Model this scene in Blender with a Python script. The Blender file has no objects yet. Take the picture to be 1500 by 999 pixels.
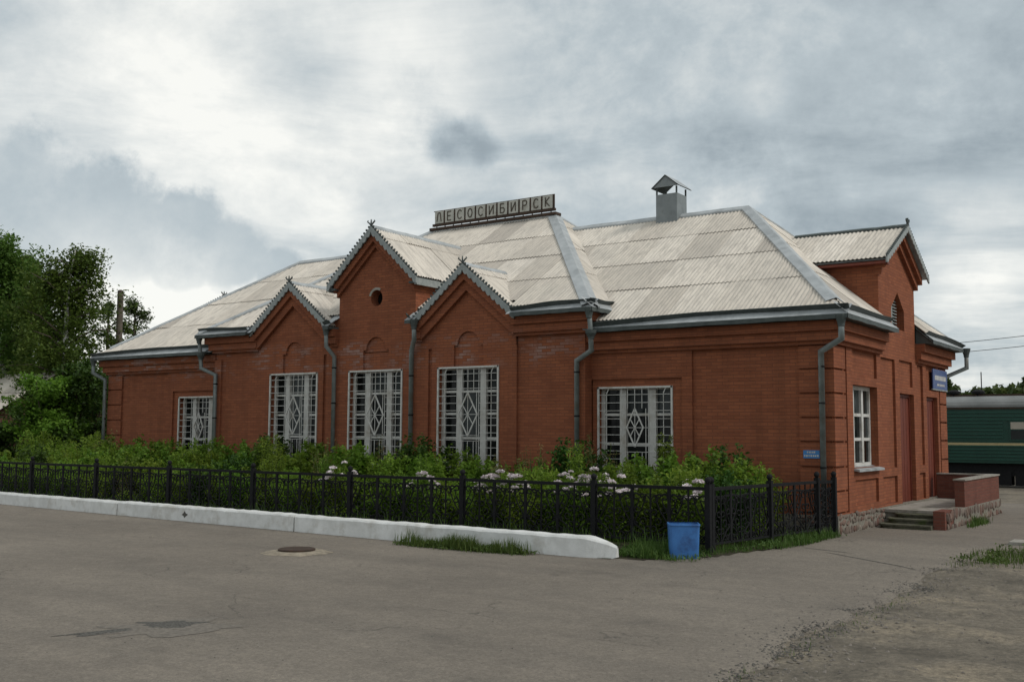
import bpy, bmesh, math, random
import numpy as np
from mathutils import Vector, Matrix

random.seed(7)
RNG = np.random.default_rng(7)
scene = bpy.context.scene
COL = scene.collection

# ------------------------------------------------------------------ camera
cam_data = bpy.data.cameras.new('camera')
cam = bpy.data.objects.new('camera', cam_data)
COL.objects.link(cam)
yaw, pit, rol = math.radians(34.6218), math.radians(4.9912), math.radians(0.3201)
fw = Vector((-math.sin(yaw)*math.cos(pit), math.cos(yaw)*math.cos(pit), math.sin(pit)))
rt = fw.cross(Vector((0, 0, 1))).normalized()
up = rt.cross(fw)
r2 = math.cos(rol)*rt + math.sin(rol)*up
u2 = -math.sin(rol)*rt + math.cos(rol)*up
M = Matrix(((r2.x, u2.x, -fw.x, 6.986), (r2.y, u2.y, -fw.y, -22.061), (r2.z, u2.z, -fw.z, 2.09), (0, 0, 0, 1)))
cam.matrix_world = M
cam_data.sensor_width = 36
cam_data.lens = 36.96
cam_data.clip_end = 3000
scene.camera = cam

# ------------------------------------------------------------------ nodes
def N(nt, typ, **kw):
    n = nt.nodes.new(typ)
    for k, v in kw.items():
        if k == 'inp':
            for a, b in v.items():
                n.inputs[a].default_value = b
        else:
            setattr(n, k, v)
    return n

def ramp(nt, fac, stops):
    n = nt.nodes.new('ShaderNodeValToRGB')
    e = n.color_ramp.elements
    while len(e) < len(stops):
        e.new(0.5)
    for i, (p, c) in enumerate(stops):
        e[i].position = p
        e[i].color = (c[0], c[1], c[2], 1) if not isinstance(c, (int, float)) else (c, c, c, 1)
    nt.links.new(fac, n.inputs[0])
    return n.outputs[0]

def mixc(nt, fac, a, b, mode='MIX'):
    n = nt.nodes.new('ShaderNodeMix')
    n.data_type = 'RGBA'; n.blend_type = mode
    for idx, v in ((0, fac), (6, a), (7, b)):
        if hasattr(v, 'is_linked') or hasattr(v, 'links'):
            nt.links.new(v, n.inputs[idx])
        elif isinstance(v, (int, float)):
            n.inputs[idx].default_value = v if idx == 0 else (v, v, v, 1)
        else:
            n.inputs[idx].default_value = (v[0], v[1], v[2], 1)
    return n.outputs[2]

def math_(nt, op, a, b=None, c=None, clamp=False):
    n = nt.nodes.new('ShaderNodeMath'); n.operation = op; n.use_clamp = clamp
    for i, v in enumerate((a, b, c)):
        if v is None: continue
        if isinstance(v, (int, float)): n.inputs[i].default_value = v
        else: nt.links.new(v, n.inputs[i])
    return n.outputs[0]

def vmath(nt, op, a, b=None):
    n = nt.nodes.new('ShaderNodeVectorMath'); n.operation = op
    for i, v in enumerate((a, b)):
        if v is None: continue
        if isinstance(v, (tuple, list)): n.inputs[i].default_value = v
        else: nt.links.new(v, n.inputs[i])
    return n.outputs[1] if op == 'DOT_PRODUCT' else n.outputs[0]

def noise(nt, vec, scale, detail=4, rough=0.55, w=None, dist=0.0):
    n = nt.nodes.new('ShaderNodeTexNoise')
    n.inputs['Scale'].default_value = scale
    n.inputs['Detail'].default_value = detail
    n.inputs['Roughness'].default_value = rough
    n.inputs['Distortion'].default_value = dist
    if vec is not None: nt.links.new(vec, n.inputs['Vector'])
    return n.outputs[0]

# ------------------------------------------------------------------ world: cloudy sky
SUN_DIR = Vector((0.72, 0.16, 0.68)).normalized()
world = bpy.data.worlds.new('World'); scene.world = world; world.use_nodes = True
nt = world.node_tree; nt.nodes.clear()
out = N(nt, 'ShaderNodeOutputWorld')
bg_sky = N(nt, 'ShaderNodeBackground', inp={'Strength': 0.10})
bg_cl = N(nt, 'ShaderNodeBackground', inp={'Strength': 1.0})
sky = N(nt, 'ShaderNodeTexSky', sky_type='NISHITA', sun_disc=False,
        sun_elevation=math.asin(SUN_DIR.z), sun_rotation=math.atan2(SUN_DIR.x, SUN_DIR.y))
nt.links.new(sky.outputs[0], bg_sky.inputs[0])
tc = N(nt, 'ShaderNodeTexCoord')
dirv = tc.outputs['Generated']
sep = N(nt, 'ShaderNodeSeparateXYZ'); nt.links.new(dirv, sep.inputs[0])
den = math_(nt, 'ADD', math_(nt, 'MAXIMUM', sep.outputs[2], 0.0), 0.11)
cmb = N(nt, 'ShaderNodeCombineXYZ')
nt.links.new(math_(nt, 'DIVIDE', sep.outputs[0], den), cmb.inputs[0])
nt.links.new(math_(nt, 'DIVIDE', sep.outputs[1], den), cmb.inputs[1])
pl = cmb.outputs[0]
n1 = noise(nt, pl, 1.3, 8, 0.6, dist=0.4)
n2 = noise(nt, vmath(nt, 'ADD', pl, (7.3, 2.1, 0.0)), 0.55, 4, 0.5)
n3 = noise(nt, vmath(nt, 'ADD', dirv, (3.0, 1.0, 5.0)), 7.0, 9, 0.62)
n4 = noise(nt, vmath(nt, 'ADD', dirv, (1.0, 4.0, 2.0)), 22.0, 8, 0.65)
warp = math_(nt, 'ADD', math_(nt, 'SUBTRACT', n3, 0.5), math_(nt, 'MULTIPLY', math_(nt, 'SUBTRACT', n4, 0.5), 0.5))
lum = math_(nt, 'ADD', math_(nt, 'MULTIPLY', math_(nt, 'SUBTRACT', n1, 0.5), 1.05), math_(nt, 'MULTIPLY', math_(nt, 'SUBTRACT', n2, 0.5), 0.35))
lum = math_(nt, 'ADD', lum, math_(nt, 'MULTIPLY', math_(nt, 'SUBTRACT', n4, 0.5), 0.30))
lum = math_(nt, 'ADD', lum, 0.64)
def cloudmask(px_dir, width, warpamt, sharp):
    d = vmath(nt, 'DOT_PRODUCT', dirv, tuple(px_dir))
    ang = math_(nt, 'ARCCOSINE', math_(nt, 'MINIMUM', d, 1.0))
    t = math_(nt, 'ADD', math_(nt, 'DIVIDE', ang, width), math_(nt, 'MULTIPLY', warp, warpamt))
    m = N(nt, 'ShaderNodeMapRange', interpolation_type='SMOOTHSTEP')
    m.inputs['From Min'].default_value = 1.0 + sharp; m.inputs['From Max'].default_value = 1.0 - sharp
    nt.links.new(t, m.inputs['Value']); return m.outputs[0]
def blob(px_dir, width, gain, warpamt, sharp):
    """one cloud of the photographed sky: a patch about a direction with a noise-ragged edge"""
    global lum
    d = vmath(nt, 'DOT_PRODUCT', dirv, tuple(px_dir))
    ang = math_(nt, 'ARCCOSINE', math_(nt, 'MINIMUM', d, 1.0))
    t = math_(nt, 'ADD', math_(nt, 'DIVIDE', ang, width), math_(nt, 'MULTIPLY', warp, warpamt))
    m = N(nt, 'ShaderNodeMapRange', interpolation_type='SMOOTHSTEP')
    m.inputs['From Min'].default_value = 1.0 + sharp; m.inputs['From Max'].default_value = 1.0 - sharp
    nt.links.new(t, m.inputs['Value'])
    lum = math_(nt, 'ADD', lum, math_(nt, 'MULTIPLY', m.outputs[0], gain))
def pxdir(x, y):
    d = fw + r2*((x-750)/1540) - u2*((y-499.5)/1540)
    return d.normalized()
blob(pxdir(400, 170), 0.24, 0.09, 1.0, 0.9)
blob(pxdir(590, 150), 0.07, 0.14, 2.6, 0.6)
blob(pxdir(330, 250), 0.08, 0.16, 2.2, 0.6)
bank = None
for bx_, by_, bw_ in ((-60, 300, .07), (20, 275, .05), (60, 340, .065), (130, 310, .05), (190, 350, .05), (270, 345, .04), (340, 375, .038), (260, 385, .035), (405, 400, .025)):
    k_ = cloudmask(pxdir(bx_, by_), bw_, 1.5, .20)
    bank = k_ if bank is None else math_(nt, 'MAXIMUM', bank, k_)
btone = math_(nt, 'ADD', 0.46, math_(nt, 'MULTIPLY', math_(nt, 'SUBTRACT', n3, 0.5), 0.8))
lum = math_(nt, 'ADD', math_(nt, 'MULTIPLY', lum, math_(nt, 'SUBTRACT', 1.0, math_(nt, 'MULTIPLY', bank, 0.9))), math_(nt, 'MULTIPLY', btone, math_(nt, 'MULTIPLY', bank, 0.9)))
blob(pxdir(170, 450), 0.07, 0.26, 2.0, 0.7)
blob(pxdir(300, 440), 0.05, 0.16, 2.0, 0.7)
for qx, qy, qw, qg in ((655, 195, .016, -.17), (690, 190, .012, -.12), (680, 218, .020, -.18), (715, 222, .011, -.14), (640, 222, .010, -.10)):
    blob(pxdir(qx, qy), qw, qg, 2.2, .7)
blob(pxdir(1230, 70), 0.24, -0.15, 1.4, 0.9)
blob(pxdir(1380, 260), 0.13, -0.14, 1.6, 0.8)
blob(pxdir(900, 250), 0.12, -0.10, 1.6, 0.8)
blob(pxdir(1440, 400), 0.05, 0.28, 2.6, 0.8)
blob(pxdir(1120, 140), 0.02, 0.16, 3.0, 0.8)
blob(pxdir(1380, 165), 0.09, 0.10, 2.6, 0.8)
ccol = ramp(nt, lum, [(0.0, (0.26, 0.305, 0.335)), (0.32, (0.35, 0.41, 0.445)), (0.52, (0.50, 0.565, 0.595)), (0.72, (0.73, 0.765, 0.76)), (0.92, (1.0, 1.0, 0.95))])
nt.links.new(ccol, bg_cl.inputs[0])
mx = N(nt, 'ShaderNodeMixShader', inp={0: 0.93})
nt.links.new(bg_sky.outputs[0], mx.inputs[1]); nt.links.new(bg_cl.outputs[0], mx.inputs[2])
nt.links.new(mx.outputs[0], out.inputs[0])

# ------------------------------------------------------------------ sun behind thin cloud
sun_d = bpy.data.lights.new('sun', 'SUN'); sun_d.energy = 1.5; sun_d.angle = math.radians(14); sun_d.color = (1.0, 0.96, 0.9)
sun = bpy.data.objects.new('sun', sun_d); COL.objects.link(sun)
sun.rotation_euler = SUN_DIR.to_track_quat('Z', 'Y').to_euler()
sun.location = (20, 0, 40)
scene.view_settings.view_transform = 'Standard'
scene.view_settings.look = 'None'
scene.view_settings.exposure = 0.0
scene.view_settings.gamma = 1.0
scene.view_settings.use_curve_mapping = False

# ------------------------------------------------------------------ materials
def new_mat(name, rough=0.7, spec=0.3, metal=0.0):
    m = bpy.data.materials.new(name); m.use_nodes = True
    nt = m.node_tree
    b = nt.nodes['Principled BSDF']
    b.inputs['Roughness'].default_value = rough
    b.inputs['Specular IOR Level'].default_value = spec
    b.inputs['Metallic'].default_value = metal
    return m, nt, b

def pos(nt):
    return N(nt, 'ShaderNodeNewGeometry').outputs['Position']

def bump(nt, b, h, strength=0.4, dist=0.01):
    n = N(nt, 'ShaderNodeBump', inp={'Strength': strength, 'Distance': dist})
    nt.links.new(h, n.inputs['Height']); nt.links.new(n.outputs[0], b.inputs['Normal'])

def mottled(name, c1, c2, scale=6, rough=0.7, spec=0.3, metal=0.0, bumpk=0.15, detail=6, c3=None, s3=1.0, bs=60):
    m, nt, b = new_mat(name, rough, spec, metal)
    p = pos(nt)
    f = noise(nt, p, scale, detail, 0.6)
    col = ramp(nt, f, [(0.3, c1), (0.7, c2)])
    if c3:
        f3 = ramp(nt, noise(nt, p, s3, 5, 0.65), [(0.52, 0.0), (0.68, 1.0)])
        col = mixc(nt, f3, col, c3)
    nt.links.new(col, b.inputs['Base Color'])
    if bumpk: bump(nt, b, noise(nt, p, bs, 4), bumpk, 0.01)
    return m

def brick_mat(name, c1, c2, mortar, eff=0.0):
    m, nt, b = new_mat(name, 0.85, 0.15)
    p = pos(nt)
    s = N(nt, 'ShaderNodeSeparateXYZ'); nt.links.new(p, s.inputs[0])
    cb = N(nt, 'ShaderNodeCombineXYZ')
    nt.links.new(math_(nt, 'ADD', s.outputs[0], s.outputs[1]), cb.inputs[0]); nt.links.new(s.outputs[2], cb.inputs[1])
    bt = N(nt, 'ShaderNodeTexBrick', inp={'Scale': 1.0, 'Mortar Size': 0.0075, 'Mortar Smooth': 0.3, 'Bias': 0.0, 'Brick Width': 0.26, 'Row Height': 0.0757})
    bt.inputs['Color1'].default_value = (*c1, 1); bt.inputs['Color2'].default_value = (*c2, 1); bt.inputs['Mortar'].default_value = (*mortar, 1)
    nt.links.new(cb.outputs[0], bt.inputs['Vector'])
    n_ = noise(nt, p, 1.6, 5, 0.6)
    col = mixc(nt, math_(nt, 'MULTIPLY', ramp(nt, n_, [(0.35, 0.0), (0.7, 1.0)]), 0.4), bt.outputs[0], (c1[0]*0.62, c1[1]*0.6, c1[2]*0.65))
    mp_ = N(nt, 'ShaderNodeMapping', inp={'Scale': (2.2, 2.2, 0.28)}); nt.links.new(p, mp_.inputs[0])
    col = mixc(nt, math_(nt, 'MULTIPLY', ramp(nt, noise(nt, mp_.outputs[0], 1.0, 6, 0.7), [(0.48, 0.0), (0.72, 1.0)]), 0.45), col, (c2[0]*.5, c2[1]*.55, c2[2]*.6))
    # per-course tone: bands of bricks from different batches
    cb2 = N(nt, 'ShaderNodeCombineXYZ')
    nt.links.new(math_(nt, 'MULTIPLY', math_(nt, 'ADD', s.outputs[0], s.outputs[1]), 1.1), cb2.inputs[0])
    nt.links.new(math_(nt, 'MULTIPLY', s.outputs[2], 13.2), cb2.inputs[1])
    n5 = noise(nt, cb2.outputs[0], 1.0, 3, 0.6)
    col = mixc(nt, math_(nt, 'MULTIPLY', ramp(nt, n5, [(0.4, 0.0), (0.75, 1.0)]), 0.35), col, (c2[0]*1.3, c2[1]*1.5, c2[2]*1.6))
    if eff:
        z1 = N(nt, 'ShaderNodeMapRange', interpolation_type='SMOOTHSTEP', inp={'From Min': 3.6, 'From Max': 4.05}); nt.links.new(s.outputs[2], z1.inputs['Value'])
        z2 = N(nt, 'ShaderNodeMapRange', interpolation_type='SMOOTHSTEP', inp={'From Min': 4.75, 'From Max': 4.4}); nt.links.new(s.outputs[2], z2.inputs['Value'])
        cb3 = N(nt, 'ShaderNodeCombineXYZ')
        nt.links.new(math_(nt, 'MULTIPLY', math_(nt, 'ADD', s.outputs[0], s.outputs[1]), 1.2), cb3.inputs[0])
        nt.links.new(math_(nt, 'MULTIPLY', s.outputs[2], 3.2), cb3.inputs[1])
        b2 = N(nt, 'ShaderNodeTexBrick', inp={'Scale': 1.0, 'Mortar Size': 0.0075, 'Mortar Smooth': 0.3, 'Bias': 0.0, 'Brick Width': 0.26, 'Row Height': 0.0757})
        b2.inputs['Color1'].default_value = (0, 0, 0, 1); b2.inputs['Color2'].default_value = (1, 1, 1, 1); b2.inputs['Mortar'].default_value = (0.25, 0.25, 0.25, 1)
        nt.links.new(cb.outputs[0], b2.inputs['Vector'])
        e = math_(nt, 'MULTIPLY', ramp(nt, noise(nt, cb3.outputs[0], 0.7, 4, 0.6), [(0.42, 0.0), (0.62, 1.0)]), ramp(nt, math_(nt, 'ADD', b2.outputs[0], math_(nt, 'MULTIPLY', math_(nt, 'SUBTRACT', noise(nt, p, 9.0, 5, 0.8), 0.5), 0.9)), [(0.35, 0.0), (0.85, 1.0)]))
        x1 = N(nt, 'ShaderNodeMapRange', interpolation_type='SMOOTHSTEP', inp={'From Min': -5.0, 'From Max': -7.5}); nt.links.new(s.outputs[0], x1.inputs['Value'])
        e = math_(nt, 'MULTIPLY', math_(nt, 'MULTIPLY', math_(nt, 'MULTIPLY', e, z1.outputs[0]), z2.outputs[0]), x1.outputs[0])
        col = mixc(nt, math_(nt, 'MULTIPLY', e, eff), col, (0.42, 0.36, 0.34))
    nt.links.new(col, b.inputs['Base Color'])
    h = math_(nt, 'ADD', math_(nt, 'MULTIPLY', bt.outputs[1], -1.0), math_(nt, 'MULTIPLY', noise(nt, p, 70, 3), 0.5))
    bump(nt, b, h, 0.55, 0.008)
    return m

MT = {}
MT['brick'] = brick_mat('brick', (0.305, 0.104, 0.050), (0.222, 0.074, 0.038), (0.165, 0.067, 0.042), eff=0.42)
MT['brick_porch'] = brick_mat('brick_porch', (0.185, 0.068, 0.047), (0.14, 0.052, 0.038), (0.13, 0.08, 0.06))
MT['white'] = mottled('white_paint', (0.50, 0.49, 0.46), (0.62, 0.61, 0.58), 9, 0.6, 0.3, c3=(0.40, 0.37, 0.32), s3=2.5)
MT['kerb'] = mottled('whitewashed_concrete', (0.58, 0.58, 0.56), (0.74, 0.74, 0.725), 4, 0.85, 0.2, c3=(0.50, 0.48, 0.44), s3=2.2, bumpk=0.4, bs=40)
MT['metal'] = mottled('galvanised_sheet', (0.31, 0.33, 0.335), (0.46, 0.48, 0.485), 3, 0.5, 0.4, 0.1, 0.05, c3=(0.26, 0.275, 0.28), s3=1.3)
MT['flue'] = mottled('dull_zinc', (0.17, 0.19, 0.195), (0.25, 0.275, 0.28), 4, 0.6, 0.35, 0.1, 0.05, c3=(0.15, 0.165, 0.165), s3=2.0)
MT['trim'] = mottled('grey_trim_paint', (0.21, 0.235, 0.23), (0.33, 0.355, 0.345), 7, 0.6, 0.4, 0.0, 0.1)
MT['gutter'] = mottled('dark_gutter_metal', (0.045, 0.056, 0.054), (0.085, 0.10, 0.096), 5, 0.6, 0.35, 0.0, 0.05)
MT['pipe'] = mottled('downpipe_metal', (0.13, 0.15, 0.146), (0.22, 0.245, 0.24), 6, 0.5, 0.4, 0.2, 0.05, c3=(0.16, 0.15, 0.13), s3=2.0)
MT['iron'] = mottled('black_iron', (0.007, 0.007, 0.008), (0.014, 0.014, 0.015), 14, 0.75, 0.18, bumpk=0.1)
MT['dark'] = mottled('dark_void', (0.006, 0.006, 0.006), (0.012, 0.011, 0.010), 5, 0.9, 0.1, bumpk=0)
MT['door'] = mottled('red_brown_door', (0.115, 0.024, 0.013), (0.17, 0.038, 0.019), 9, 0.55, 0.35)
MT['concrete'] = mottled('worn_concrete', (0.24, 0.22, 0.19), (0.38, 0.36, 0.32), 7, 0.9, 0.2, c3=(0.14, 0.14, 0.1), s3=2.2, bumpk=0.4)
MT['mossy'] = mottled('mossy_step_concrete', (0.06, 0.06, 0.04), (0.15, 0.145, 0.11), 8, 0.9, 0.2, c3=(0.07, 0.09, 0.03), s3=4, bumpk=0.4)
MT['mortar'] = mottled('plinth_mortar', (0.16, 0.145, 0.12), (0.27, 0.25, 0.21), 12, 0.95, 0.1, bumpk=0.5)
MT['blue'] = mottled('blue_bin_paint', (0.035, 0.13, 0.36), (0.05, 0.18, 0.45), 5, 0.45, 0.4, c3=(0.03, 0.09, 0.25), s3=4)
MT['signblue'] = mottled('blue_sign', (0.045, 0.075, 0.20), (0.06, 0.10, 0.25), 8, 0.4, 0.4)
MT['signblue2'] = mottled('light_blue_plate', (0.04, 0.17, 0.42), (0.05, 0.2, 0.46), 8, 0.4, 0.4)
MT['lettergrey'] = mottled('faded_sign_panel', (0.37, 0.37, 0.33), (0.52, 0.51, 0.46), 5, 0.7, 0.3, c3=(0.3, 0.29, 0.25), s3=3)
MT['letterdark'] = mottled('letter_paint', (0.06, 0.05, 0.04), (0.10, 0.08, 0.06), 12, 0.7, 0.3)
MT['rust'] = mottled('rusty_steel', (0.035, 0.026, 0.02), (0.07, 0.04, 0.026), 7, 0.8, 0.3)
MT['coach'] = mottled('coach_green', (0.007, 0.042, 0.030), (0.011, 0.058, 0.041), 1.2, 0.4, 0.45, c3=(0.02, 0.055, 0.04), s3=0.8)
MT['coachrib'] = mottled('coach_rib_green', (0.013, 0.068, 0.050), (0.018, 0.085, 0.062), 2, 0.4, 0.45)
MT['coachroof'] = mottled('coach_roof_grey', (0.15, 0.155, 0.15), (0.22, 0.225, 0.22), 1.0, 0.6, 0.3, c3=(0.2, 0.19, 0.17), s3=0.7)
MT['stripe'] = mottled('yellow_stripe', (0.36, 0.29, 0.15), (0.44, 0.36, 0.19), 3, 0.5, 0.4)
MT['curtain'] = mottled('carriage_curtain', (0.32, 0.29, 0.24), (0.42, 0.38, 0.32), 3, 0.8, 0.2)
MT['steelrail'] = mottled('rail_steel', (0.10, 0.075, 0.06), (0.16, 0.12, 0.1), 8, 0.5, 0.5, 0.5)
MT['timber'] = mottled('weathered_pole', (0.07, 0.06, 0.045), (0.12, 0.10, 0.08), 9, 0.9, 0.2)
MT['bark'] = mottled('brown_bark', (0.05, 0.04, 0.03), (0.10, 0.085, 0.065), 9, 0.95, 0.1, bumpk=0.6)
MT['birchbark'] = mottled('birch_bark', (0.42, 0.41, 0.38), (0.58, 0.57, 0.53), 4, 0.9, 0.1, c3=(0.05, 0.045, 0.04), s3=3.0)
MT['shedbrick'] = mottled('old_shed_brick', (0.13, 0.07, 0.05), (0.2, 0.11, 0.08), 6, 0.95, 0.1)
MT['stem'] = mottled('green_stem', (0.06, 0.10, 0.03), (0.09, 0.13, 0.04), 10, 0.8, 0.2, bumpk=0)

def glass_mat():
    m, nt, b = new_mat('dark_glass', 0.08, 0.16)
    p = pos(nt)
    oi = N(nt, 'ShaderNodeObjectInfo')
    c_ = ramp(nt, oi.outputs['Random'], [(0.0, (0.005, 0.006, 0.006)), (0.6, (0.012, 0.015, 0.014)), (0.85, (0.03, 0.038, 0.038)), (1.0, (0.075, 0.085, 0.085))])
    nt.links.new(mixc(nt, math_(nt, 'MULTIPLY', noise(nt, p, 1.4, 3), 0.6), c_, (0.006, 0.007, 0.007)), b.inputs['Base Color'])
    bump(nt, b, noise(nt, p, 2.2, 2), 0.05, 0.05)
    return m
MT['glass'] = glass_mat()

def slate_mat():
    m, nt, b = new_mat('asbestos_slate', 0.9, 0.12)
    p = pos(nt)
    oi = N(nt, 'ShaderNodeObjectInfo')
    tcn = N(nt, 'ShaderNodeTexCoord')
    mp = N(nt, 'ShaderNodeMapping', inp={'Scale': (7.0, 0.25, 1.0)})
    nt.links.new(tcn.outputs['Object'], mp.inputs[0])
    addv = vmath(nt, 'ADD', mp.outputs[0], p)
    streak = noise(nt, addv, 1.5, 5, 0.7)
    base = ramp(nt, oi.outputs['Random'], [(0.0, (0.47, 0.425, 0.37)), (0.12, (0.56, 0.505, 0.435)), (0.5, (0.655, 0.595, 0.515)), (1.0, (0.74, 0.675, 0.59))])
    col = mixc(nt, math_(nt, 'MULTIPLY', ramp(nt, streak, [(0.45, 0.0), (0.70, 1.0)]), 0.62), base, (0.30, 0.277, 0.25))
    f2 = ramp(nt, noise(nt, p, 0.55, 5, 0.65), [(0.45, 0.0), (0.72, 1.0)])
    col = mixc(nt, math_(nt, 'MULTIPLY', f2, 0.45), col, (0.41, 0.38, 0.34))
    spots = ramp(nt, noise(nt, p, 8, 6, 0.8), [(0.60, 0.0), (0.68, 1.0)])
    col = mixc(nt, math_(nt, 'MULTIPLY', spots, 0.5), col, (0.27, 0.25, 0.21))
    nt.links.new(col, b.inputs['Base Color'])
    bump(nt, b, noise(nt, p, 50, 4), 0.15, 0.01)
    return m
MT['slate'] = slate_mat()

def leaf_mat(name, c1, c2, c3, trans=0.25):
    m = bpy.data.materials.new(name); m.use_nodes = True
    nt = m.node_tree; nt.nodes.clear()
    o = N(nt, 'ShaderNodeOutputMaterial')
    g = N(nt, 'ShaderNodeNewGeometry')
    oi = N(nt, 'ShaderNodeObjectInfo')
    col = ramp(nt, g.outputs['Random Per Island'], [(0.0, c1), (0.55, c2), (1.0, c3)])
    f = noise(nt, g.outputs['Position'], 1.3, 3)
    col = mixc(nt, ramp(nt, f, [(0.35, 0.0), (0.7, 0.55)]), col, c1)
    hs = N(nt, 'ShaderNodeHueSaturation')
    nt.links.new(math_(nt, 'ADD', math_(nt, 'MULTIPLY', oi.outputs['Random'], 0.3), 0.88), hs.inputs['Value'])
    nt.links.new(math_(nt, 'ADD', math_(nt, 'MULTIPLY', oi.outputs['Random'], 0.035), 0.483), hs.inputs['Hue'])
    nt.links.new(col, hs.inputs['Color'])
    d = N(nt, 'ShaderNodeBsdfPrincipled', inp={'Roughness': 0.6, 'Specular IOR Level': 0.25})
    t = N(nt, 'ShaderNodeBsdfTranslucent')
    nt.links.new(hs.outputs[0], d.inputs['Base Color']); nt.links.new(hs.outputs[0], t.inputs[0])
    mxs = N(nt, 'ShaderNodeMixShader', inp={0: trans})
    nt.links.new(d.outputs[0], mxs.inputs[1]); nt.links.new(t.outputs[0], mxs.inputs[2]); nt.links.new(mxs.outputs[0], o.inputs[0])
    return m
MT['leaf'] = leaf_mat('shrub_leaf', (0.085, 0.155, 0.017), (0.145, 0.235, 0.027), (0.21, 0.315, 0.042), .46)
MT['leaf_bright'] = leaf_mat('young_leaf', (0.12, 0.205, 0.02), (0.185, 0.285, 0.033), (0.27, 0.37, 0.055), .48)
MT['leaf_dark'] = leaf_mat('dark_leaf', (0.026, 0.065, 0.010), (0.048, 0.102, 0.016), (0.085, 0.15, 0.024), .35)
MT['leaf_dry'] = leaf_mat('dry_leaf', (0.12, 0.10, 0.035), (0.20, 0.16, 0.06), (0.28, 0.23, 0.10), .3)
MT['leaf_birch'] = leaf_mat('birch_leaf', (0.06, 0.115, 0.018), (0.098, 0.168, 0.029), (0.15, 0.225, 0.046), .44)
MT['leaf_far'] = leaf_mat('forest_leaf', (0.04, 0.075, 0.02), (0.075, 0.118, 0.032), (0.12, 0.16, 0.05), .35)
MT['grass'] = leaf_mat('grass_blade', (0.045, 0.085, 0.014), (0.075, 0.125, 0.022), (0.12, 0.16, 0.04))
MT['petal'] = leaf_mat('phlox_petal', (0.62, 0.53, 0.55), (0.74, 0.68, 0.69), (0.82, 0.79, 0.79), 0.2)
MT['petal_orange'] = leaf_mat('orange_petal', (0.6, 0.22, 0.02), (0.65, 0.3, 0.03), (0.7, 0.36, 0.05), 0.2)

def stone_mat():
    m, nt, b = new_mat('rubble_stone', 0.85, 0.2)
    oi = N(nt, 'ShaderNodeObjectInfo'); p = pos(nt)
    col = ramp(nt, oi.outputs['Random'], [(0.0, (0.15, 0.075, 0.06)), (0.3, (0.22, 0.15, 0.12)), (0.6, (0.20, 0.17, 0.14)), (0.85, (0.12, 0.08, 0.07)), (1.0, (0.33, 0.29, 0.24))])
    col = mixc(nt, math_(nt, 'MULTIPLY', noise(nt, p, 14, 5, 0.7), 0.6), col, (0.09, 0.07, 0.055))
    nt.links.new(col, b.inputs['Base Color']); bump(nt, b, noise(nt, p, 25, 5), 0.5, 0.02)
    return m
MT['stone'] = stone_mat()

def noise_col(nt, vec, scale):
    n = nt.nodes.new('ShaderNodeTexNoise'); n.inputs['Scale'].default_value = scale; n.inputs['Detail'].default_value = 5
    nt.links.new(vec, n.inputs['Vector']); return n.outputs['Color']
def N_scale(nt, v, k):
    n = nt.nodes.new('ShaderNodeVectorMath'); n.operation = 'SCALE'; nt.links.new(v, n.inputs[0]); n.inputs['Scale'].default_value = k; return n.outputs[0]
def asphalt_mat():
    m, nt, b = new_mat('old_asphalt', 0.92, 0.15)
    p = pos(nt)
    big = noise(nt, p, 0.22, 5, 0.6)
    mp = N(nt, 'ShaderNodeMapping', inp={'Rotation': (0, 0, math.radians(-28)), 'Scale': (0.25, 1.1, 1.0)}); nt.links.new(p, mp.inputs[0])
    band = noise(nt, mp.outputs[0], 0.9, 5, 0.62)
    fine = noise(nt, p, 30, 6, 0.85)
    mid = noise(nt, p, 3.2, 6, 0.7)
    col = ramp(nt, big, [(0.3, (0.205, 0.177, 0.146)), (0.7, (0.305, 0.264, 0.216))])
    col = mixc(nt, math_(nt, 'MULTIPLY', ramp(nt, band, [(0.42, 0.0), (0.7, 1.0)]), 0.5), col, (0.140, 0.125, 0.108))
    col = mixc(nt, math_(nt, 'MULTIPLY', ramp(nt, mid, [(0.48, 0.0), (0.72, 1.0)]), 0.5), col, (0.31, 0.268, 0.215))
    st_ = ramp(nt, noise(nt, vmath(nt, 'ADD', p, (31.0, 7.0, 0.0)), 0.7, 6, 0.7), [(0.58, 0.0), (0.68, 1.0)])
    col = mixc(nt, math_(nt, 'MULTIPLY', st_, 0.35), col, (0.10, 0.09, 0.08))
    col = mixc(nt, math_(nt, 'MULTIPLY', ramp(nt, fine, [(0.38, 1.0), (0.60, 0.0)]), 0.6), col, (0.09, 0.08, 0.07))
    md = noise(nt, p, 9, 9, 0.85)
    col = mixc(nt, math_(nt, 'MULTIPLY', ramp(nt, md, [(0.36, 1.0), (0.56, 0.0)]), 0.45), col, (0.10, 0.088, 0.075))
    sp = ramp(nt, noise(nt, p, 90, 2, 0.6), [(0.62, 0.0), (0.70, 1.0)])
    col = mixc(nt, math_(nt, 'MULTIPLY', sp, 0.55), col, (0.42, 0.38, 0.33))
    vor = N(nt, 'ShaderNodeTexVoronoi', feature='DISTANCE_TO_EDGE', inp={'Scale': 0.33, 'Randomness': 1.0})
    wv = vmath(nt, 'ADD', p, N_scale(nt, noise_col(nt, p, 1.6), 0.9)); nt.links.new(wv, vor.inputs['Vector'])
    ck = ramp(nt, vor.outputs['Distance'], [(0.0, 1.0), (0.006, 0.0)])
    ck = math_(nt, 'MULTIPLY', ck, ramp(nt, noise(nt, p, 0.5, 3), [(0.5, 0.0), (0.6, 1.0)]))
    col = mixc(nt, math_(nt, 'MULTIPLY', ck, 0.6), col, (0.06, 0.055, 0.05))
    nt.links.new(col, b.inputs['Base Color'])
    bump(nt, b, math_(nt, 'ADD', fine, math_(nt, 'MULTIPLY', mid, 1.5)), 0.5, 0.02)
    return m
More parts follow.
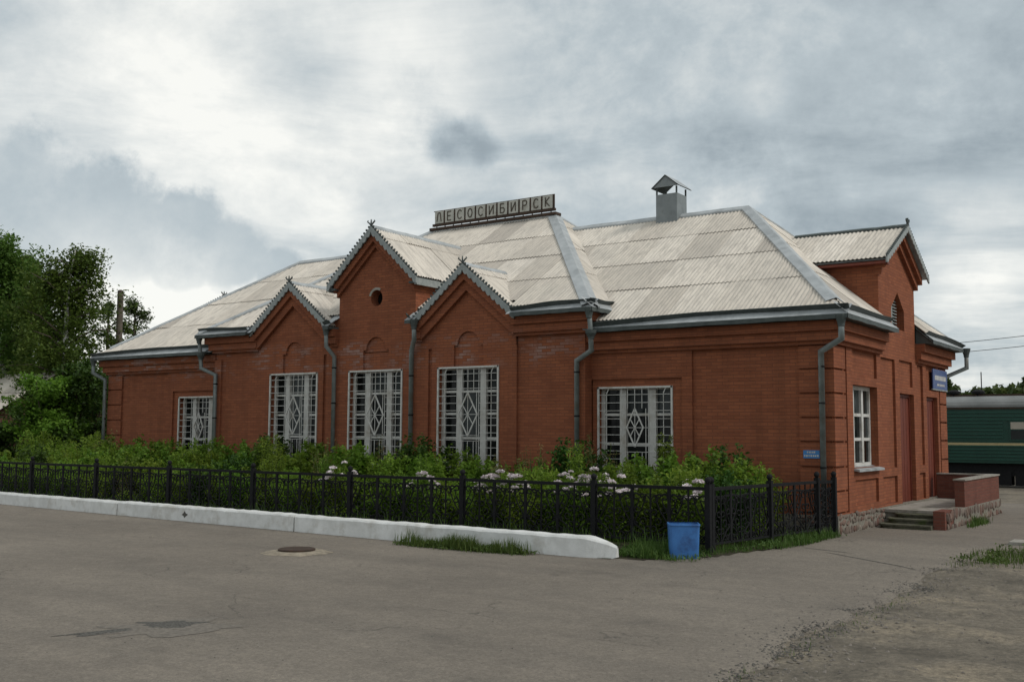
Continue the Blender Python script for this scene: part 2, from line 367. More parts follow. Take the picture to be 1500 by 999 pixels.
MT['asphalt'] = asphalt_mat()

def dirt_mat():
    m, nt, b = new_mat('sandy_dirt', 0.95, 0.1)
    p = pos(nt)
    a = noise(nt, p, 0.9, 6, 0.65); f = noise(nt, p, 22, 6, 0.75)
    col = ramp(nt, a, [(0.32, (0.14, 0.122, 0.097)), (0.5, (0.235, 0.203, 0.16)), (0.7, (0.36, 0.30, 0.22))])
    col = mixc(nt, math_(nt, 'MULTIPLY', ramp(nt, f, [(0.35, 1.0), (0.6, 0.0)]), 0.55), col, (0.055, 0.05, 0.043))
    g = ramp(nt, noise(nt, p, 1.7, 5, 0.7), [(0.62, 0.0), (0.74, 1.0)])
    col = mixc(nt, math_(nt, 'MULTIPLY', g, 0.25), col, (0.10, 0.10, 0.055))
    mdd = noise(nt, p, 5, 9, 0.85)
    col = mixc(nt, math_(nt, 'MULTIPLY', ramp(nt, mdd, [(0.38, 1.0), (0.56, 0.0)]), 0.6), col, (0.07, 0.064, 0.055))
    nt.links.new(col, b.inputs['Base Color'])
    bump(nt, b, math_(nt, 'ADD', f, math_(nt, 'MULTIPLY', a, 2.0)), 0.7, 0.03)
    return m
MT['dirt'] = dirt_mat()
MT['soil'] = mottled('garden_soil', (0.03, 0.026, 0.018), (0.07, 0.062, 0.04), 5, 0.95, 0.1, c3=(0.05, 0.07, 0.02), s3=2, bumpk=0.5)
MT['gravel'] = mottled('loose_gravel', (0.05, 0.047, 0.042), (0.15, 0.142, 0.128), 30, 0.95, 0.1, bumpk=0.9, bs=45)
MT['grit'] = mottled('grit_spill', (0.12, 0.108, 0.094), (0.22, 0.195, 0.165), 22, 0.95, 0.1, bumpk=0.6, bs=40)
MT['collar'] = mottled('stained_collar', (0.20, 0.17, 0.13), (0.36, 0.31, 0.24), 9, 0.95, 0.1, c3=(0.12, 0.11, 0.09), s3=3, bumpk=0.5)
MT['ballast'] = mottled('track_ballast', (0.06, 0.055, 0.05), (0.13, 0.12, 0.11), 16, 0.95, 0.1, bumpk=0.8, bs=20)
MT['pebble'] = mottled('pebble', (0.10, 0.09, 0.08), (0.24, 0.21, 0.18), 6, 0.9, 0.2)

# ------------------------------------------------------------------ mesh helpers
def wloc(o):
    v = Vector(o.location)
    while o.parent:
        o = o.parent; v = v + Vector(o.location)
    return v

def link(o, parent=None):
    COL.objects.link(o)
    if parent: o.parent = parent
    return o

def empty(name, loc=(0, 0, 0), parent=None):
    o = bpy.data.objects.new(name, None); o.location = loc; o.empty_display_size = 0.3
    return link(o, parent)

def tag(o, label=None, cat=None, group=None, kind=None):
    if label: o['label'] = label
    if cat: o['category'] = cat
    if group: o['group'] = group
    if kind: o['kind'] = kind
    return o

class MB:
    def __init__(s): s.v = []; s.f = []
    def quad(s, *p):
        i = len(s.v); s.v += [tuple(q) for q in p]; s.f.append(tuple(range(i, i+len(p))))
    def box(s, x0, x1, y0, y1, z0, z1):
        i = len(s.v)
        s.v += [(x, y, z) for z in (z0, z1) for y in (y0, y1) for x in (x0, x1)]
        for a in ((0, 2, 3, 1), (4, 5, 7, 6), (0, 1, 5, 4), (2, 6, 7, 3), (0, 4, 6, 2), (1, 3, 7, 5)):
            s.f.append(tuple(i+k for k in a))
        return s
    def bar(s, a, b, w, d, upv=(0, 0, 1)):
        """rectangular bar from a to b; w across, d along upv-ish"""
        a = Vector(a); b = Vector(b); t = (b-a).normalized(); uu = Vector(upv)
        sd = t.cross(uu)
        if sd.length < 1e-4: sd = t.cross(Vector((1, 0, 0)))
        sd.normalize(); uu = sd.cross(t).normalized()
        i = len(s.v)
        for p in (a, b):
            for q in ((-1, -1), (1, -1), (1, 1), (-1, 1)):
                s.v.append(tuple(p + sd*(q[0]*w/2) + uu*(q[1]*d/2)))
        for k in range(4): s.f.append((i+k, i+(k+1) % 4, i+4+(k+1) % 4, i+4+k))
        s.f.append((i+3, i+2, i+1, i)); s.f.append((i+4, i+5, i+6, i+7))
        return s
    def tube(s, pts, rad, n=8, cap=True):
        pts = [Vector(p) for p in pts]
        rads = rad if isinstance(rad, (list, tuple)) else [rad]*len(pts)
        i0 = len(s.v); ref = None
        for k, p in enumerate(pts):
            t = ((pts[k]-pts[k-1]).normalized() if k else Vector((0, 0, 0))) + ((pts[k+1]-pts[k]).normalized() if k < len(pts)-1 else Vector((0, 0, 0)))
            t.normalize()
            if ref is None: ref = t.orthogonal().normalized()
            a = (ref - t*ref.dot(t)).normalized(); ref = a
            b = t.cross(a)
            sc = 1.0
            if 0 < k < len(pts)-1:
                cs = (pts[k]-pts[k-1]).normalized().dot((pts[k+1]-pts[k]).normalized())
                sc = 1.0/max(0.75, math.sqrt(max(0.01, (1+cs)/2)))
            for j in range(n):
                an = 2*math.pi*j/n
                s.v.append(tuple(p + (a*math.cos(an) + b*math.sin(an))*rads[k]*sc))
        for k in range(len(pts)-1):
            for j in range(n):
                s.f.append((i0+k*n+j, i0+k*n+(j+1) % n, i0+(k+1)*n+(j+1) % n, i0+(k+1)*n+j))
        if cap:
            s.f.append(tuple(i0+j for j in range(n))[::-1]); s.f.append(tuple(i0+(len(pts)-1)*n+j for j in range(n)))
        return s
    def extr(s, poly, fmap, d0, d1):
        i = len(s.v); n = len(poly)
        s.v += [fmap(a, b, d0) for a, b in poly] + [fmap(a, b, d1) for a, b in poly]
        s.f.append(tuple(range(i, i+n))); s.f.append(tuple(range(i+2*n-1, i+n-1, -1)))
        for k in range(n): s.f.append((i+k, i+n+k, i+n+(k+1) % n, i+(k+1) % n))
        return s
    def lathe(s, prof, c, n=12):
        i = len(s.v)
        for r, z in prof:
            for j in range(n):
                a = 2*math.pi*j/n; s.v.append((c[0]+r*math.cos(a), c[1]+r*math.sin(a), c[2]+z))
        for k in range(len(prof)-1):
            for j in range(n): s.f.append((i+k*n+j, i+k*n+(j+1) % n, i+(k+1)*n+(j+1) % n, i+(k+1)*n+j))
        s.f.append(tuple(i+j for j in range(n))[::-1]); s.f.append(tuple(i+(len(prof)-1)*n+j for j in range(n)))
        return s
    def mesh(s, name, mat, off=(0, 0, 0), smooth=False, recalc=True):
        me = bpy.data.meshes.new(name)
        me.from_pydata([(a-off[0], b-off[1], c-off[2]) for a, b, c in s.v], [], s.f)
        if recalc:
            bm = bmesh.new(); bm.from_mesh(me); bmesh.ops.recalc_face_normals(bm, faces=bm.faces); bm.to_mesh(me); bm.free()
        if smooth: me.polygons.foreach_set('use_smooth', [True]*len(me.polygons))
        me.materials.append(MT[mat] if isinstance(mat, str) else mat)
        return me
    def build(s, name, mat, parent=None, loc=None, smooth=False, recalc=True):
        """verts are world coordinates; the object's origin is loc (top-level) or its parent's"""
        if loc is None: loc = (0, 0, 0) if parent is None else tuple(wloc(parent))
        me = s.mesh(name, mat, loc, smooth, recalc)
        o = bpy.data.objects.new(name, me)
        if parent is None: o.location = loc
        return link(o, parent)

def quads_mesh(name, Q, mat, k=4):
    """Q: (n,k,3) array of separate faces"""
    n = Q.shape[0]
    me = bpy.data.meshes.new(name)
    me.vertices.add(n*k); me.vertices.foreach_set('co', np.ascontiguousarray(Q, dtype=np.float32).ravel())
    me.loops.add(n*k); me.loops.foreach_set('vertex_index', np.arange(n*k, dtype=np.int32))
    me.polygons.add(n); me.polygons.foreach_set('loop_start', np.arange(0, n*k, k, dtype=np.int32))
    me.update(calc_edges=True)
    me.materials.append(MT[mat])
    return me

FF = lambda a, b, d: (a, d, b)      # facade in XZ, depth along Y
FS = lambda a, b, d: (d, a, b)      # facade in YZ, depth along X

def relief(mb, u0, u1, z0, z1, rects, fmap, d0, sgn, reveal=0.38):
    """wall face with stepped recesses and real openings; depth goes inward along sgn"""
    us = sorted({u0, u1, *[min(max(r[0], u0), u1) for r in rects], *[min(max(r[1], u0), u1) for r in rects]})
    zs = sorted({z0, z1, *[min(max(r[2], z0), z1) for r in rects], *[min(max(r[3], z0), z1) for r in rects]})
    D = {}
    for i in range(len(us)-1):
        for j in range(len(zs)-1):
            uc, zc = (us[i]+us[i+1])/2, (zs[j]+zs[j+1])/2; d = 0.0
            for r in rects:
                if r[0] < uc < r[1] and r[2] < zc < r[3]: d = r[4]
            D[i, j] = d
    dep = lambda d: d0 + sgn*(reveal if d is None else d)
    for (i, j), d in D.items():
        if d is not None:
            x = dep(d); mb.quad(fmap(us[i], zs[j], x), fmap(us[i+1], zs[j], x), fmap(us[i+1], zs[j+1], x), fmap(us[i], zs[j+1], x))
        for (ii, jj), (a, b) in (((i+1, j), ((us[i+1], zs[j]), (us[i+1], zs[j+1]))), ((i, j+1), ((us[i], zs[j+1]), (us[i+1], zs[j+1])))):
            if (ii, jj) in D and D[ii, jj] != d:
                xa, xb = dep(d), dep(D[ii, jj])
                mb.quad(fmap(*a, xa), fmap(*b, xa), fmap(*b, xb), fmap(*a, xb))
    return mb

def sweep(mb, path, p0, p1, z0, z1):
    """prism following a plan path with mitred corners; p0..p1 are offsets to the right of the path"""
    pts = [Vector((a, b)) for a, b in path]
    def off(p):
        res = []
        for k in range(len(pts)):
            ns = []
            if k: t = (pts[k]-pts[k-1]).normalized(); ns.append(Vector((t.y, -t.x)))
            if k < len(pts)-1: t = (pts[k+1]-pts[k]).normalized(); ns.append(Vector((t.y, -t.x)))
            n = sum(ns, Vector((0, 0))); n.normalize()
            res.append(pts[k] + n*(p/max(0.3, n.dot(ns[0]))))
        return res
    A, B = off(p0), off(p1); i = len(mb.v); n = len(pts)
    for z in (z0, z1):
        mb.v += [(q.x, q.y, z) for q in A]; mb.v += [(q.x, q.y, z) for q in B]
    a0, b0, a1, b1 = i, i+n, i+2*n, i+3*n
    for k in range(n-1):
        mb.f += [(a0+k, a0+k+1, b0+k+1, b0+k), (a1+k, b1+k, b1+k+1, a1+k+1), (b0+k, b0+k+1, b1+k+1, b1+k), (a0+k, a1+k, a1+k+1, a0+k+1)]
    mb.f += [(a0, b0, b1, a1), (a0+n-1, a1+n-1, b1+n-1, b0+n-1)]
    return mb

# ------------------------------------------------------------------ ground
def gz(x, y):
    z = 0.0
    if y < -4.6: z -= 0.09*min(1.0, (-4.6-y)/1.6)
    if y > 12: z -= 0.30*min(1.0, (y-12)/12)
    return z

def grid_sheet(name, xs, ys, zf, mat, inside=None):
    v = [(x, y, zf(x, y)) for y in ys for x in xs]; f = []; nx = len(xs)
    for j in range(len(ys)-1):
        for i in range(nx-1):
            if inside is None or inside((xs[i]+xs[i+1])/2, (ys[j]+ys[j+1])/2):
                f.append((j*nx+i, j*nx+i+1, (j+1)*nx+i+1, (j+1)*nx+i))
    me = bpy.data.meshes.new(name); me.from_pydata(v, [], f)
    me.polygons.foreach_set('use_smooth', [True]*len(f)); me.materials.append(MT[mat])
    o = bpy.data.objects.new(name, me); COL.objects.link(o); return o

from mathutils import noise as mnoise
def fb(x, y, s, seed=0.0):
    return mnoise.fractal(Vector((x*s, y*s, seed)), 1.0, 2.0, 4)

def axis(lo, hi, fine0, fine1, step):
    a = [lo]; 
    for q in np.arange(fine0, fine1+1e-6, step): a.append(float(q))
    a.append(hi)
    lead = [lo + (fine0-lo)*t for t in (0.5, 0.8, 0.93, 0.98)] ; tail = [fine1 + (hi-fine1)*t for t in (0.02, 0.07, 0.2, 0.5)]
    return sorted(set(a + lead + tail))

def ground_z(x, y):
    z = gz(x, y) - 0.035
    if -24 < y < 2 and 0 < x < 14:
        k = min(1.0, max(0.0, (x-2.6)/0.8))*min(1, max(0, (14-x)/2))*min(1, max(0, (2-y)/2))
        z += k*(0.030 + 0.060*fb(x, y, 0.55, 3.0) + 0.025*fb(x, y, 2.1, 5.0))
    return z
g = grid_sheet('ground', axis(-900, 900, -2, 14, 0.25), axis(-200, 1500, -24, 12, 0.25), ground_z, 'dirt'); tag(g, kind='structure')

def road_edge(y):
    """x of the ragged broken asphalt edge"""
    e = 3.05 + 0.30*fb(0.3, y, 0.35, 1.0) + 0.22*fb(5.0, y, 1.4, 2.0)
    if y < -12: e -= (-12-y)*0.02
    if y > -4.6: e += (y+4.6)*0.10
    if y > -0.8: e += (y+0.8)*2.2
    return e

def asphalt_sheet():
    ys = sorted(set([-120.0, -70, -45, -32] + [float(a) for a in np.arange(-26, 12.01, 0.18)] + [14, 17, 20, 24, 28.2]))
    us = [0.0, 0.02, 0.05, 0.1, 0.2, 0.35, 0.6, 1.0]
    v = []; f = []
    xs_in = [0.0, 0.12, 0.3, 0.6, 1.0, 1.5, 2.2, 3.2, 4.5, 6, 8, 10, 13, 16, 20, 25, 31, 40, 60, 100, 160]
    for y in ys:
        e = min(road_edge(y), 40.0)
        for k, d in enumerate(xs_in):
            x = e - d
            z = gz(x, y) + 0.012 + 0.004*fb(x, y, 0.4, 8.0)
            if k == 0: z = gz(x, y) - 0.05
            v.append((x, y, z))
    n = len(xs_in)
    for j in range(len(ys)-1):
        for i in range(n-1): f.append((j*n+i, (j+1)*n+i, (j+1)*n+i+1, j*n+i+1))
    me = bpy.data.meshes.new('asphalt_yard'); me.from_pydata(v, [], f); me.polygons.foreach_set('use_smooth', [True]*len(f))
    me.materials.append(MT['asphalt'])
    o = bpy.data.objects.new('asphalt_yard', me); COL.objects.link(o); return o
yard = tag(asphalt_sheet(), kind='structure')

def patch(name, cx, cy, rx, ry, rot, mat, parent, h=0.006, n=40, seed=0, rag=0.35, dip=0.0):
    mb = MB(); c, s_ = math.cos(rot), math.sin(rot); ring = []
    for k in range(n):
        a = 2*math.pi*k/n; r = 1 + rag*fb(math.cos(a)*1.6, math.sin(a)*1.6, 1.0, seed*3.1)
        x, y = rx*r*math.cos(a), ry*r*math.sin(a); ring.append((cx + x*c - y*s_, cy + x*s_ + y*c))
    top = lambda x, y: gz(x, y) + 0.012 + 0.004*fb(x, y, 0.4, 8.0)
    cen = len(mb.v); mb.v.append((cx, cy, top(cx, cy) + h - dip))
    i1 = len(mb.v)
    for x, y in ring: mb.v.append((cx + (x-cx)*0.6, cy + (y-cy)*0.6, top(cx + (x-cx)*0.6, cy + (y-cy)*0.6) + h))
    i2 = len(mb.v)
    for x, y in ring: mb.v.append((x, y, top(x, y) + 0.003))
    for k in range(n):
        k2 = (k+1) % n
        mb.f += [(cen, i1+k, i1+k2), (i1+k, i2+k, i2+k2, i1+k2)]
    return mb.build(name, mat, parent, recalc=False)
patch('pothole', -3.02, -14.3, 0.40, 0.24, math.radians(40), 'gravel', yard, 0.01, seed=1, rag=.5)
patch('pothole', -3.22, -15.0, 0.45, 0.11, math.radians(66), 'gravel', yard, 0.009, seed=2, rag=0.6)
patch('gravel_spill', -2.9, -14.5, 0.75, 0.36, math.radians(60), 'grit', yard, 0.007, seed=7, rag=0.9)
patch('crack', 1.9, -4.15, 1.15, 0.025, math.radians(-38), 'gravel', yard, 0.006, seed=4, rag=0.6)
patch('crack', 0.75, -3.0, 0.5, 0.02, math.radians(-20), 'gravel', yard, 0.006, seed=5, rag=0.6)

# loose crumbled gravel and pebbles along the broken asphalt edge
def pebbles(name, n, xf, yf, smin, smax, label, mat='pebble'):
    base = np.array([(1, 0, 0), (-1, 0, 0), (0, 1, 0), (0, -1, 0), (0, 0, 1), (0, 0, -1)], float)
    tri = np.array([(0, 2, 4), (2, 1, 4), (1, 3, 4), (3, 0, 4)])
    Q = []
    for _ in range(n):
        y = yf(); x = xf(y)
        s = random.uniform(smin, smax)
        an = random.uniform(0, 6.28); c, s_ = math.cos(an), math.sin(an)
        b = base*np.array([s, s*random.uniform(.5, 1), s*random.uniform(.4, .7)])*np.array([1, 1, 1])
        b = np.stack([b[:, 0]*c-b[:, 1]*s_, b[:, 0]*s_+b[:, 1]*c, b[:, 2]], 1) + np.array([x, y, max(ground_z(x, y), gz(x, y)+0.012 if x < road_edge(y) else -9)])
        Q.append(b[tri])
    Q = np.concatenate(Q)
    o = bpy.data.objects.new(name, quads_mesh(name, Q, mat, 3)); COL.objects.link(o)
    return tag(o, label, 'gravel', kind='stuff')
def edge_x(y): return road_edge(y) + random.gauss(0.12, 0.32)
pebbles('crumbled_asphalt', 1500, edge_x, lambda: random.uniform(-17, -1), 0.008, 0.035, 'crumbled stones along the broken asphalt edge')
def clump_y():
    while True:
        y = random.uniform(-17, -3)
        if fb(2.0, y, .9, 4.0) + random.gauss(0, .12) > .12: return y
pebbles('edge_gravel', 1500, lambda y: road_edge(y) + random.gauss(-.02, .15), clump_y, 0.006, 0.024, 'dark gravel crumbs lying along the asphalt break', 'gravel')
pebbles('dirt_pebbles', 1300, lambda y: random.uniform(3.2, 9.5), lambda: random.uniform(-15, -1), 0.006, 0.03, 'small pebbles scattered over the sandy dirt')
pebbles('yard_grit', 500, lambda y: random.uniform(-9, 2.8), lambda: random.uniform(-16, -7), 0.004, 0.014, 'fine grit lying loose on the asphalt', 'gravel')

# ------------------------------------------------------------------ station building
B = empty('station_building', (0, 0, 0))
tag(B, 'red brick railway station with pale corrugated roof, gables and roof sign', 'building')
CX = -12.62                      # mirror axis of the building
W = 10.3
mir = lambda x: 2*CX - x
XL = mir(0.0)                    # left end of the building
PR = -0.30                       # face of the projecting centre
CR, CLf = -5.90, mir(-5.90)      # centre's right and left corner
T = 0.06                         # brick relief step

def part(mb, name, mat, parent=None, **kw): return mb.build(name, mat, parent or B, **kw)

WIN_Z0 = 1.15
# --- wing fronts
rw = [(-5.9, -3.5, .43, 3.38, T), (-5.75, -3.76, WIN_Z0, 3.2, None), (-3.25, -.76, .6, 3.98, T), (-.76, 0, .43, 4.1, T)]
part(relief(MB(), CR, 0, .0, 4.5, rw, FF, 0.0, 1), 'wall', 'brick', recalc=False)
lw = [(mir(r[1]), mir(r[0]), *r[2:]) for r in rw]
part(relief(MB(), XL, CLf, .0, 4.5, lw, FF, 0.0, 1), 'wall', 'brick', recalc=False)
# --- centre front
GX = [CX - 3.2, CX, CX + 3.2]
cw = [(-10.74, -10.62, .43, 4.5, T), (mir(-10.62), mir(-10.74), .43, 4.5, T), (-7.89, -6.2, .6, 4.5, T), (mir(-6.2), mir(-7.89), .6, 4.5, T)]
for gx in GX:
    cw += [(gx-.47, gx+.47, 3.8, 4.3, T), (gx-.99, gx+.99, WIN_Z0, 3.8, None)]
part(relief(MB(), CLf, CR, .0, 4.3, cw, FF, PR, 1), 'wall', 'brick', recalc=False)
for a, b in ((-7.89, CR), (CLf, mir(-7.89))):
    part(relief(MB(), a, b, 4.3, 5.02, [], FF, PR+T, 1), 'wall', 'brick', recalc=False)
for a, b in ((-11.21, GX[2]-1.5), (GX[0]+1.5, -14.03)):
    part(relief(MB(), a, b, 4.3, 5.3, [], FF, PR, 1), 'wall', 'brick', recalc=False)
m = MB()
m.quad((CR, PR, 0), (CR, 0.02, 0), (CR, 0.02, 5.02), (CR, PR, 5.02)); part(m, 'wall', 'brick', recalc=False)
m = MB(); m.quad((CLf, PR, 0), (CLf, 0.02, 0), (CLf, 0.02, 5.02), (CLf, PR, 5.02)); part(m, 'wall', 'brick', recalc=False)
# --- right side
SW = [(.0, .78, .43, 4.1, T), (.78, .88, .43, 4.02, T), (1.3, 3.2, 3.40, 3.98, T), (1.3, 3.2, 1.37, 3.20, None), (3.55, 4.8, 1.30, 3.95, T),
      (1.35, 3.15, .55, 1.10, T), (3.55, 4.8, .45, 1.10, T), (5.22, 6.6, .36, 3.14, None), (5.22, 6.5, 3.32, 3.98, T),
      (7.0, 7.6, 1.30, 3.95, T), (7.0, 7.6, .42, 1.10, T), (7.95, 9.2, .36, 3.14, None), (7.95, 9.1, 3.32, 3.98, T), (9.42, 9.52, .43, 4.02, T), (9.52, W, .43, 4.1, T)]
part(relief(MB(), 0, W, .0, 4.5, SW, FS, 0.0, -1, 0.42), 'wall', 'brick', recalc=False)
m = MB(); m.quad((XL, 0, 0), (XL, W, 0), (XL, W, 4.5), (XL, 0, 4.5)); part(m, 'wall', 'brick', recalc=False)
m = MB(); m.quad((XL, W, 0), (0, W, 0), (0, W, 4.5), (XL, W, 4.5)); part(m, 'wall', 'brick', recalc=False)

# --- quoins, each block its own
ZQ = [(.47, 0.88), (.925, 1.385), (1.43, 1.915)]
top = [1.96 + .515*k for k in range(4)]
ZQ += [(z, z + .47) for z in top]
for (qx0, qx1) in ((-.76, .003), (XL-.003, XL+.76)):
    for z0, z1 in ZQ:
        part(MB().box(qx0, qx1, -.003, .78, z0, z1), 'quoin', 'brick')
for z0, z1 in ZQ:
    part(MB().box(-.6, .003, 9.52, W+.003, z0, z1), 'quoin', 'brick')

# --- cornices
DY0, DY1 = 3.5, 6.87
def cornice(path, ztop):
    m = MB()
    for p, z0, z1 in ((.24, ztop-.21, ztop), (.15, ztop-.41, ztop-.21), (.07, ztop-.49, ztop-.41)):
        sweep(m, path, -.08, p, z0, z1)
    return part(m, 'cornice', 'brick')
cornice([(CR+.0, 0), (0, 0), (0, DY0)], 4.49)
cornice([(0, DY1), (0, W), (XL, W), (XL, DY1)], 4.49)
cornice([(XL, DY0), (XL, 0), (CLf, 0)], 4.49)
GW = 1.5
cornice([(GX[2]+GW, PR), (CR, PR), (CR, 0.6)], 5.0)
cornice([(CLf, 0.6), (CLf, PR), (GX[0]-GW, PR)], 5.0)
TW0, TW1 = -14.03, -11.21          # tall gable wall
cornice([(TW1, PR), (GX[2]-GW, PR)], 5.0)
cornice([(GX[0]+GW, PR), (TW0, PR)], 5.0)

# --- gable walls
def chevron(xa, za, w, t, a, b):
    return [(xa-w, za-w*t-a), (xa, za-a), (xa+w, za-w*t-a), (xa+w, za-w*t-b), (xa, za-b), (xa-w, za-w*t-b)]
ST = 0.82
def small_gable(gx):
    za = 6.33; w = GW
    base = [(gx-w, 4.3), (gx+w, 4.3), (gx+w, za-w*ST), (gx, za), (gx-w, za-w*ST)]
    part(MB().extr(base, FF, PR+T, PR+.4), 'gable_wall', 'brick')
    r = .36; arc = [(gx + r*math.cos(math.pi*k/12), 4.36 + r*math.sin(math.pi*k/12)) for k in range(13)]
    skin = [(gx+.47, 4.3), (gx+w, 4.3), (gx+w, za-w*ST-.3), (gx, za-.3), (gx-w, za-w*ST-.3), (gx-w, 4.3), (gx-.47, 4.3), (gx-.47, 4.36)] + arc[::-1] + [(gx+.47, 4.36)]
    part(MB().extr(skin, FF, PR, PR+T-.002), 'gable_wall', 'brick')
    part(MB().extr(chevron(gx, za, w, ST, .0, .28), FF, PR-.22, PR+.1), 'raking_cornice', 'brick')
    part(MB().extr(chevron(gx, za, w-.002, ST, .281, .55), FF, PR-.12, PR+.1), 'raking_cornice', 'brick')
small_gable(GX[0]); small_gable(GX[2])

def tall_gable():
    gx = CX; za = 7.62; t = 0.93; w = (TW1-TW0)/2; zf = za-w*t
    gx = (TW0+TW1)/2
    r = .36; hz, ra, rb = 5.80, .215, .225
    for s in (1, -1):
        arc = [(gx + s*r*math.cos(math.pi/2*k/8), 4.36 + r*math.sin(math.pi/2*k/8)) for k in range(9)]
        hole = [(gx + s*ra*math.sin(math.pi*k/12), hz + rb*math.cos(math.pi*k/12)) for k in range(13)]
        poly = [(gx + s*.47, 4.3), (gx + s*w, 4.3), (gx + s*w, zf), (gx, za)] + hole + arc[::-1] + [(gx + s*.47, 4.36)]
        part(MB().extr(poly, FF, PR, PR+.38), 'gable_wall', 'brick')
    # back of the blind arch and the dark roundel behind the oval hole
    part(MB().box(gx-.5, gx+.5, PR+T, PR+.37, 4.28, 4.8), 'niche_back', 'brick')
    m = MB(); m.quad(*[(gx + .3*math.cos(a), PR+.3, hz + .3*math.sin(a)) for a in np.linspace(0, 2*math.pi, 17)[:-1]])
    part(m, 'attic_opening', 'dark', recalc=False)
    m = MB()
    ring = [(gx + q*math.cos(a), hz + q*1.03*math.sin(a)) for q in (.225,) for a in np.linspace(math.radians(60), math.radians(165), 12)]
    ring += [(gx + .29*math.cos(a), hz + .30*math.sin(a)) for a in np.linspace(math.radians(165), math.radians(60), 12)]
    part(m.extr(ring, FF, PR-.012, PR+.01), 'plaster_ring', 'concrete')
    part(MB().extr(chevron(gx, za+.0, w+.05, t, .0, .24), FF, PR-.2, PR+.05), 'raking_cornice', 'brick')
    part(MB().extr(chevron(gx, za, w+.02, t, .241, .40), FF, PR-.1, PR+.05), 'raking_cornice', 'brick')
    for x in (TW0, TW1):               # the side walls standing out of the roof
        m = MB(); m.box(min(x, x+(.3 if x == TW0 else -.3)), max(x, x+(.3 if x == TW0 else -.3)), PR+.381, 2.6, 4.4, zf); part(m, 'gable_wall', 'brick')
    return gx, za, t, w
TG = tall_gable()

# --- roofs -------------------------------------------------------------
SHEET_W, WAVE, AMP = 1.05, 0.105, 0.0125
sheet_cache = {}
def sheet_bm(w, l, lift):
    bm = bmesh.new(); n = int(round(w/WAVE*5)); rows = []
    for j, v in enumerate((0.0, l)):
        rows.append([bm.verts.new((w*i/n, v, AMP*math.cos(2*math.pi*(w*i/n)/WAVE) + (lift if j == 0 else 0.006))) for i in range(n+1)])
    for i in range(n): bm.faces.new((rows[0][i], rows[0][i+1], rows[1][i+1], rows[1][i]))
    return bm
def finish_bm(bm, name):
    me = bpy.data.meshes.new(name); bm.to_mesh(me); bm.free()
    me.polygons.foreach_set('use_smooth', [True]*len(me.polygons)); me.materials.append(MT['slate']); return me

def roof_face(parent, P0, P1, apexpts, v0=.30, rowh=1.62, sheets=True, clip_bottom=False):
    """one slope: eave runs P0->P1, apexpts are the upper corners in order after P1"""
    P0 = Vector(P0); P1 = Vector(P1); A = [Vector(p) for p in apexpts]
    U = (P1-P0).normalized(); V = (A[0]-P0); V = (V - U*V.dot(U)).normalized(); Nn = U.cross(V)
    if Nn.z < 0: raise ValueError('eave direction')
    poly = [(0.0, 0.0), ((P1-P0).length, 0.0)] + [((p-P0).dot(U), (p-P0).dot(V)) for p in A]
    deck = MB(); deck.quad(*[P0 + U*a + V*b - Nn*.03 for a, b in poly])
    deck.build('roof_deck', 'metal', parent, recalc=False)
    if not sheets: return U, V, Nn, poly
    H = max(b for a, b in poly); L0 = min(a for a, b in poly); L1 = max(a for a, b in poly)
    edges = [(poly[i], poly[(i+1) % len(poly)]) for i in range(0 if clip_bottom else 1, len(poly))]
    inside = lambda a, b: min(((q[0]-p[0])*(b-p[1]) - (q[1]-p[1])*(a-p[0]))/math.hypot(q[0]-p[0], q[1]-p[1]) for p, q in edges)
    r = 0; v = v0
    while v < H - .05:
        l = rowh + .16; k0 = int(math.floor(L0/SHEET_W)); shift = 0
        for k in range(k0, int(math.ceil(L1/SHEET_W))):
            u = k*SHEET_W + shift
            cs = [(u, v), (u+SHEET_W, v), (u+SHEET_W, v+l), (u, v+l)]
            ds = [inside(*c) for c in cs]
            # skip sheets wholly outside one edge
            if any(all(((q[0]-p[0])*(c[1]-p[1]) - (q[1]-p[1])*(c[0]-p[0])) < 0.02 for c in cs) for p, q in edges): continue
            dz = random.uniform(0, .012); sag = random.gauss(0, .018)
            lift = .024
            if min(ds) >= 0:
                if 'full' not in sheet_cache: sheet_cache['full'] = finish_bm(sheet_bm(SHEET_W+.03, rowh+.16, lift), 'roof_sheet')
                me = sheet_cache['full']
            else:
                bm = sheet_bm(SHEET_W+.03, l, lift)
                for p, q in edges:
                    e = Vector((q[0]-p[0], q[1]-p[1], 0)); nrm = Vector((e.y, -e.x, 0)).normalized()
                    bmesh.ops.bisect_plane(bm, geom=bm.verts[:]+bm.edges[:]+bm.faces[:], plane_co=Vector((p[0]-u, p[1]-v, 0)), plane_no=nrm, clear_outer=True)
                if not bm.faces: bm.free(); continue
                me = finish_bm(bm, 'roof_sheet')
            o = bpy.data.objects.new('roof_sheet', me)
            o.parent = parent; COL.objects.link(o)
            pp = P0 + U*u + V*(v + sag*(1 if min(ds) >= 0 else 0)) + Nn*(.012 + dz)
            o.matrix_local = Matrix(((U.x, V.x, Nn.x, pp.x), (U.y, V.y, Nn.y, pp.y), (U.z, V.z, Nn.z, pp.z), (0, 0, 0, 1)))
        v += rowh; r += 1
    return U, V, Nn, poly

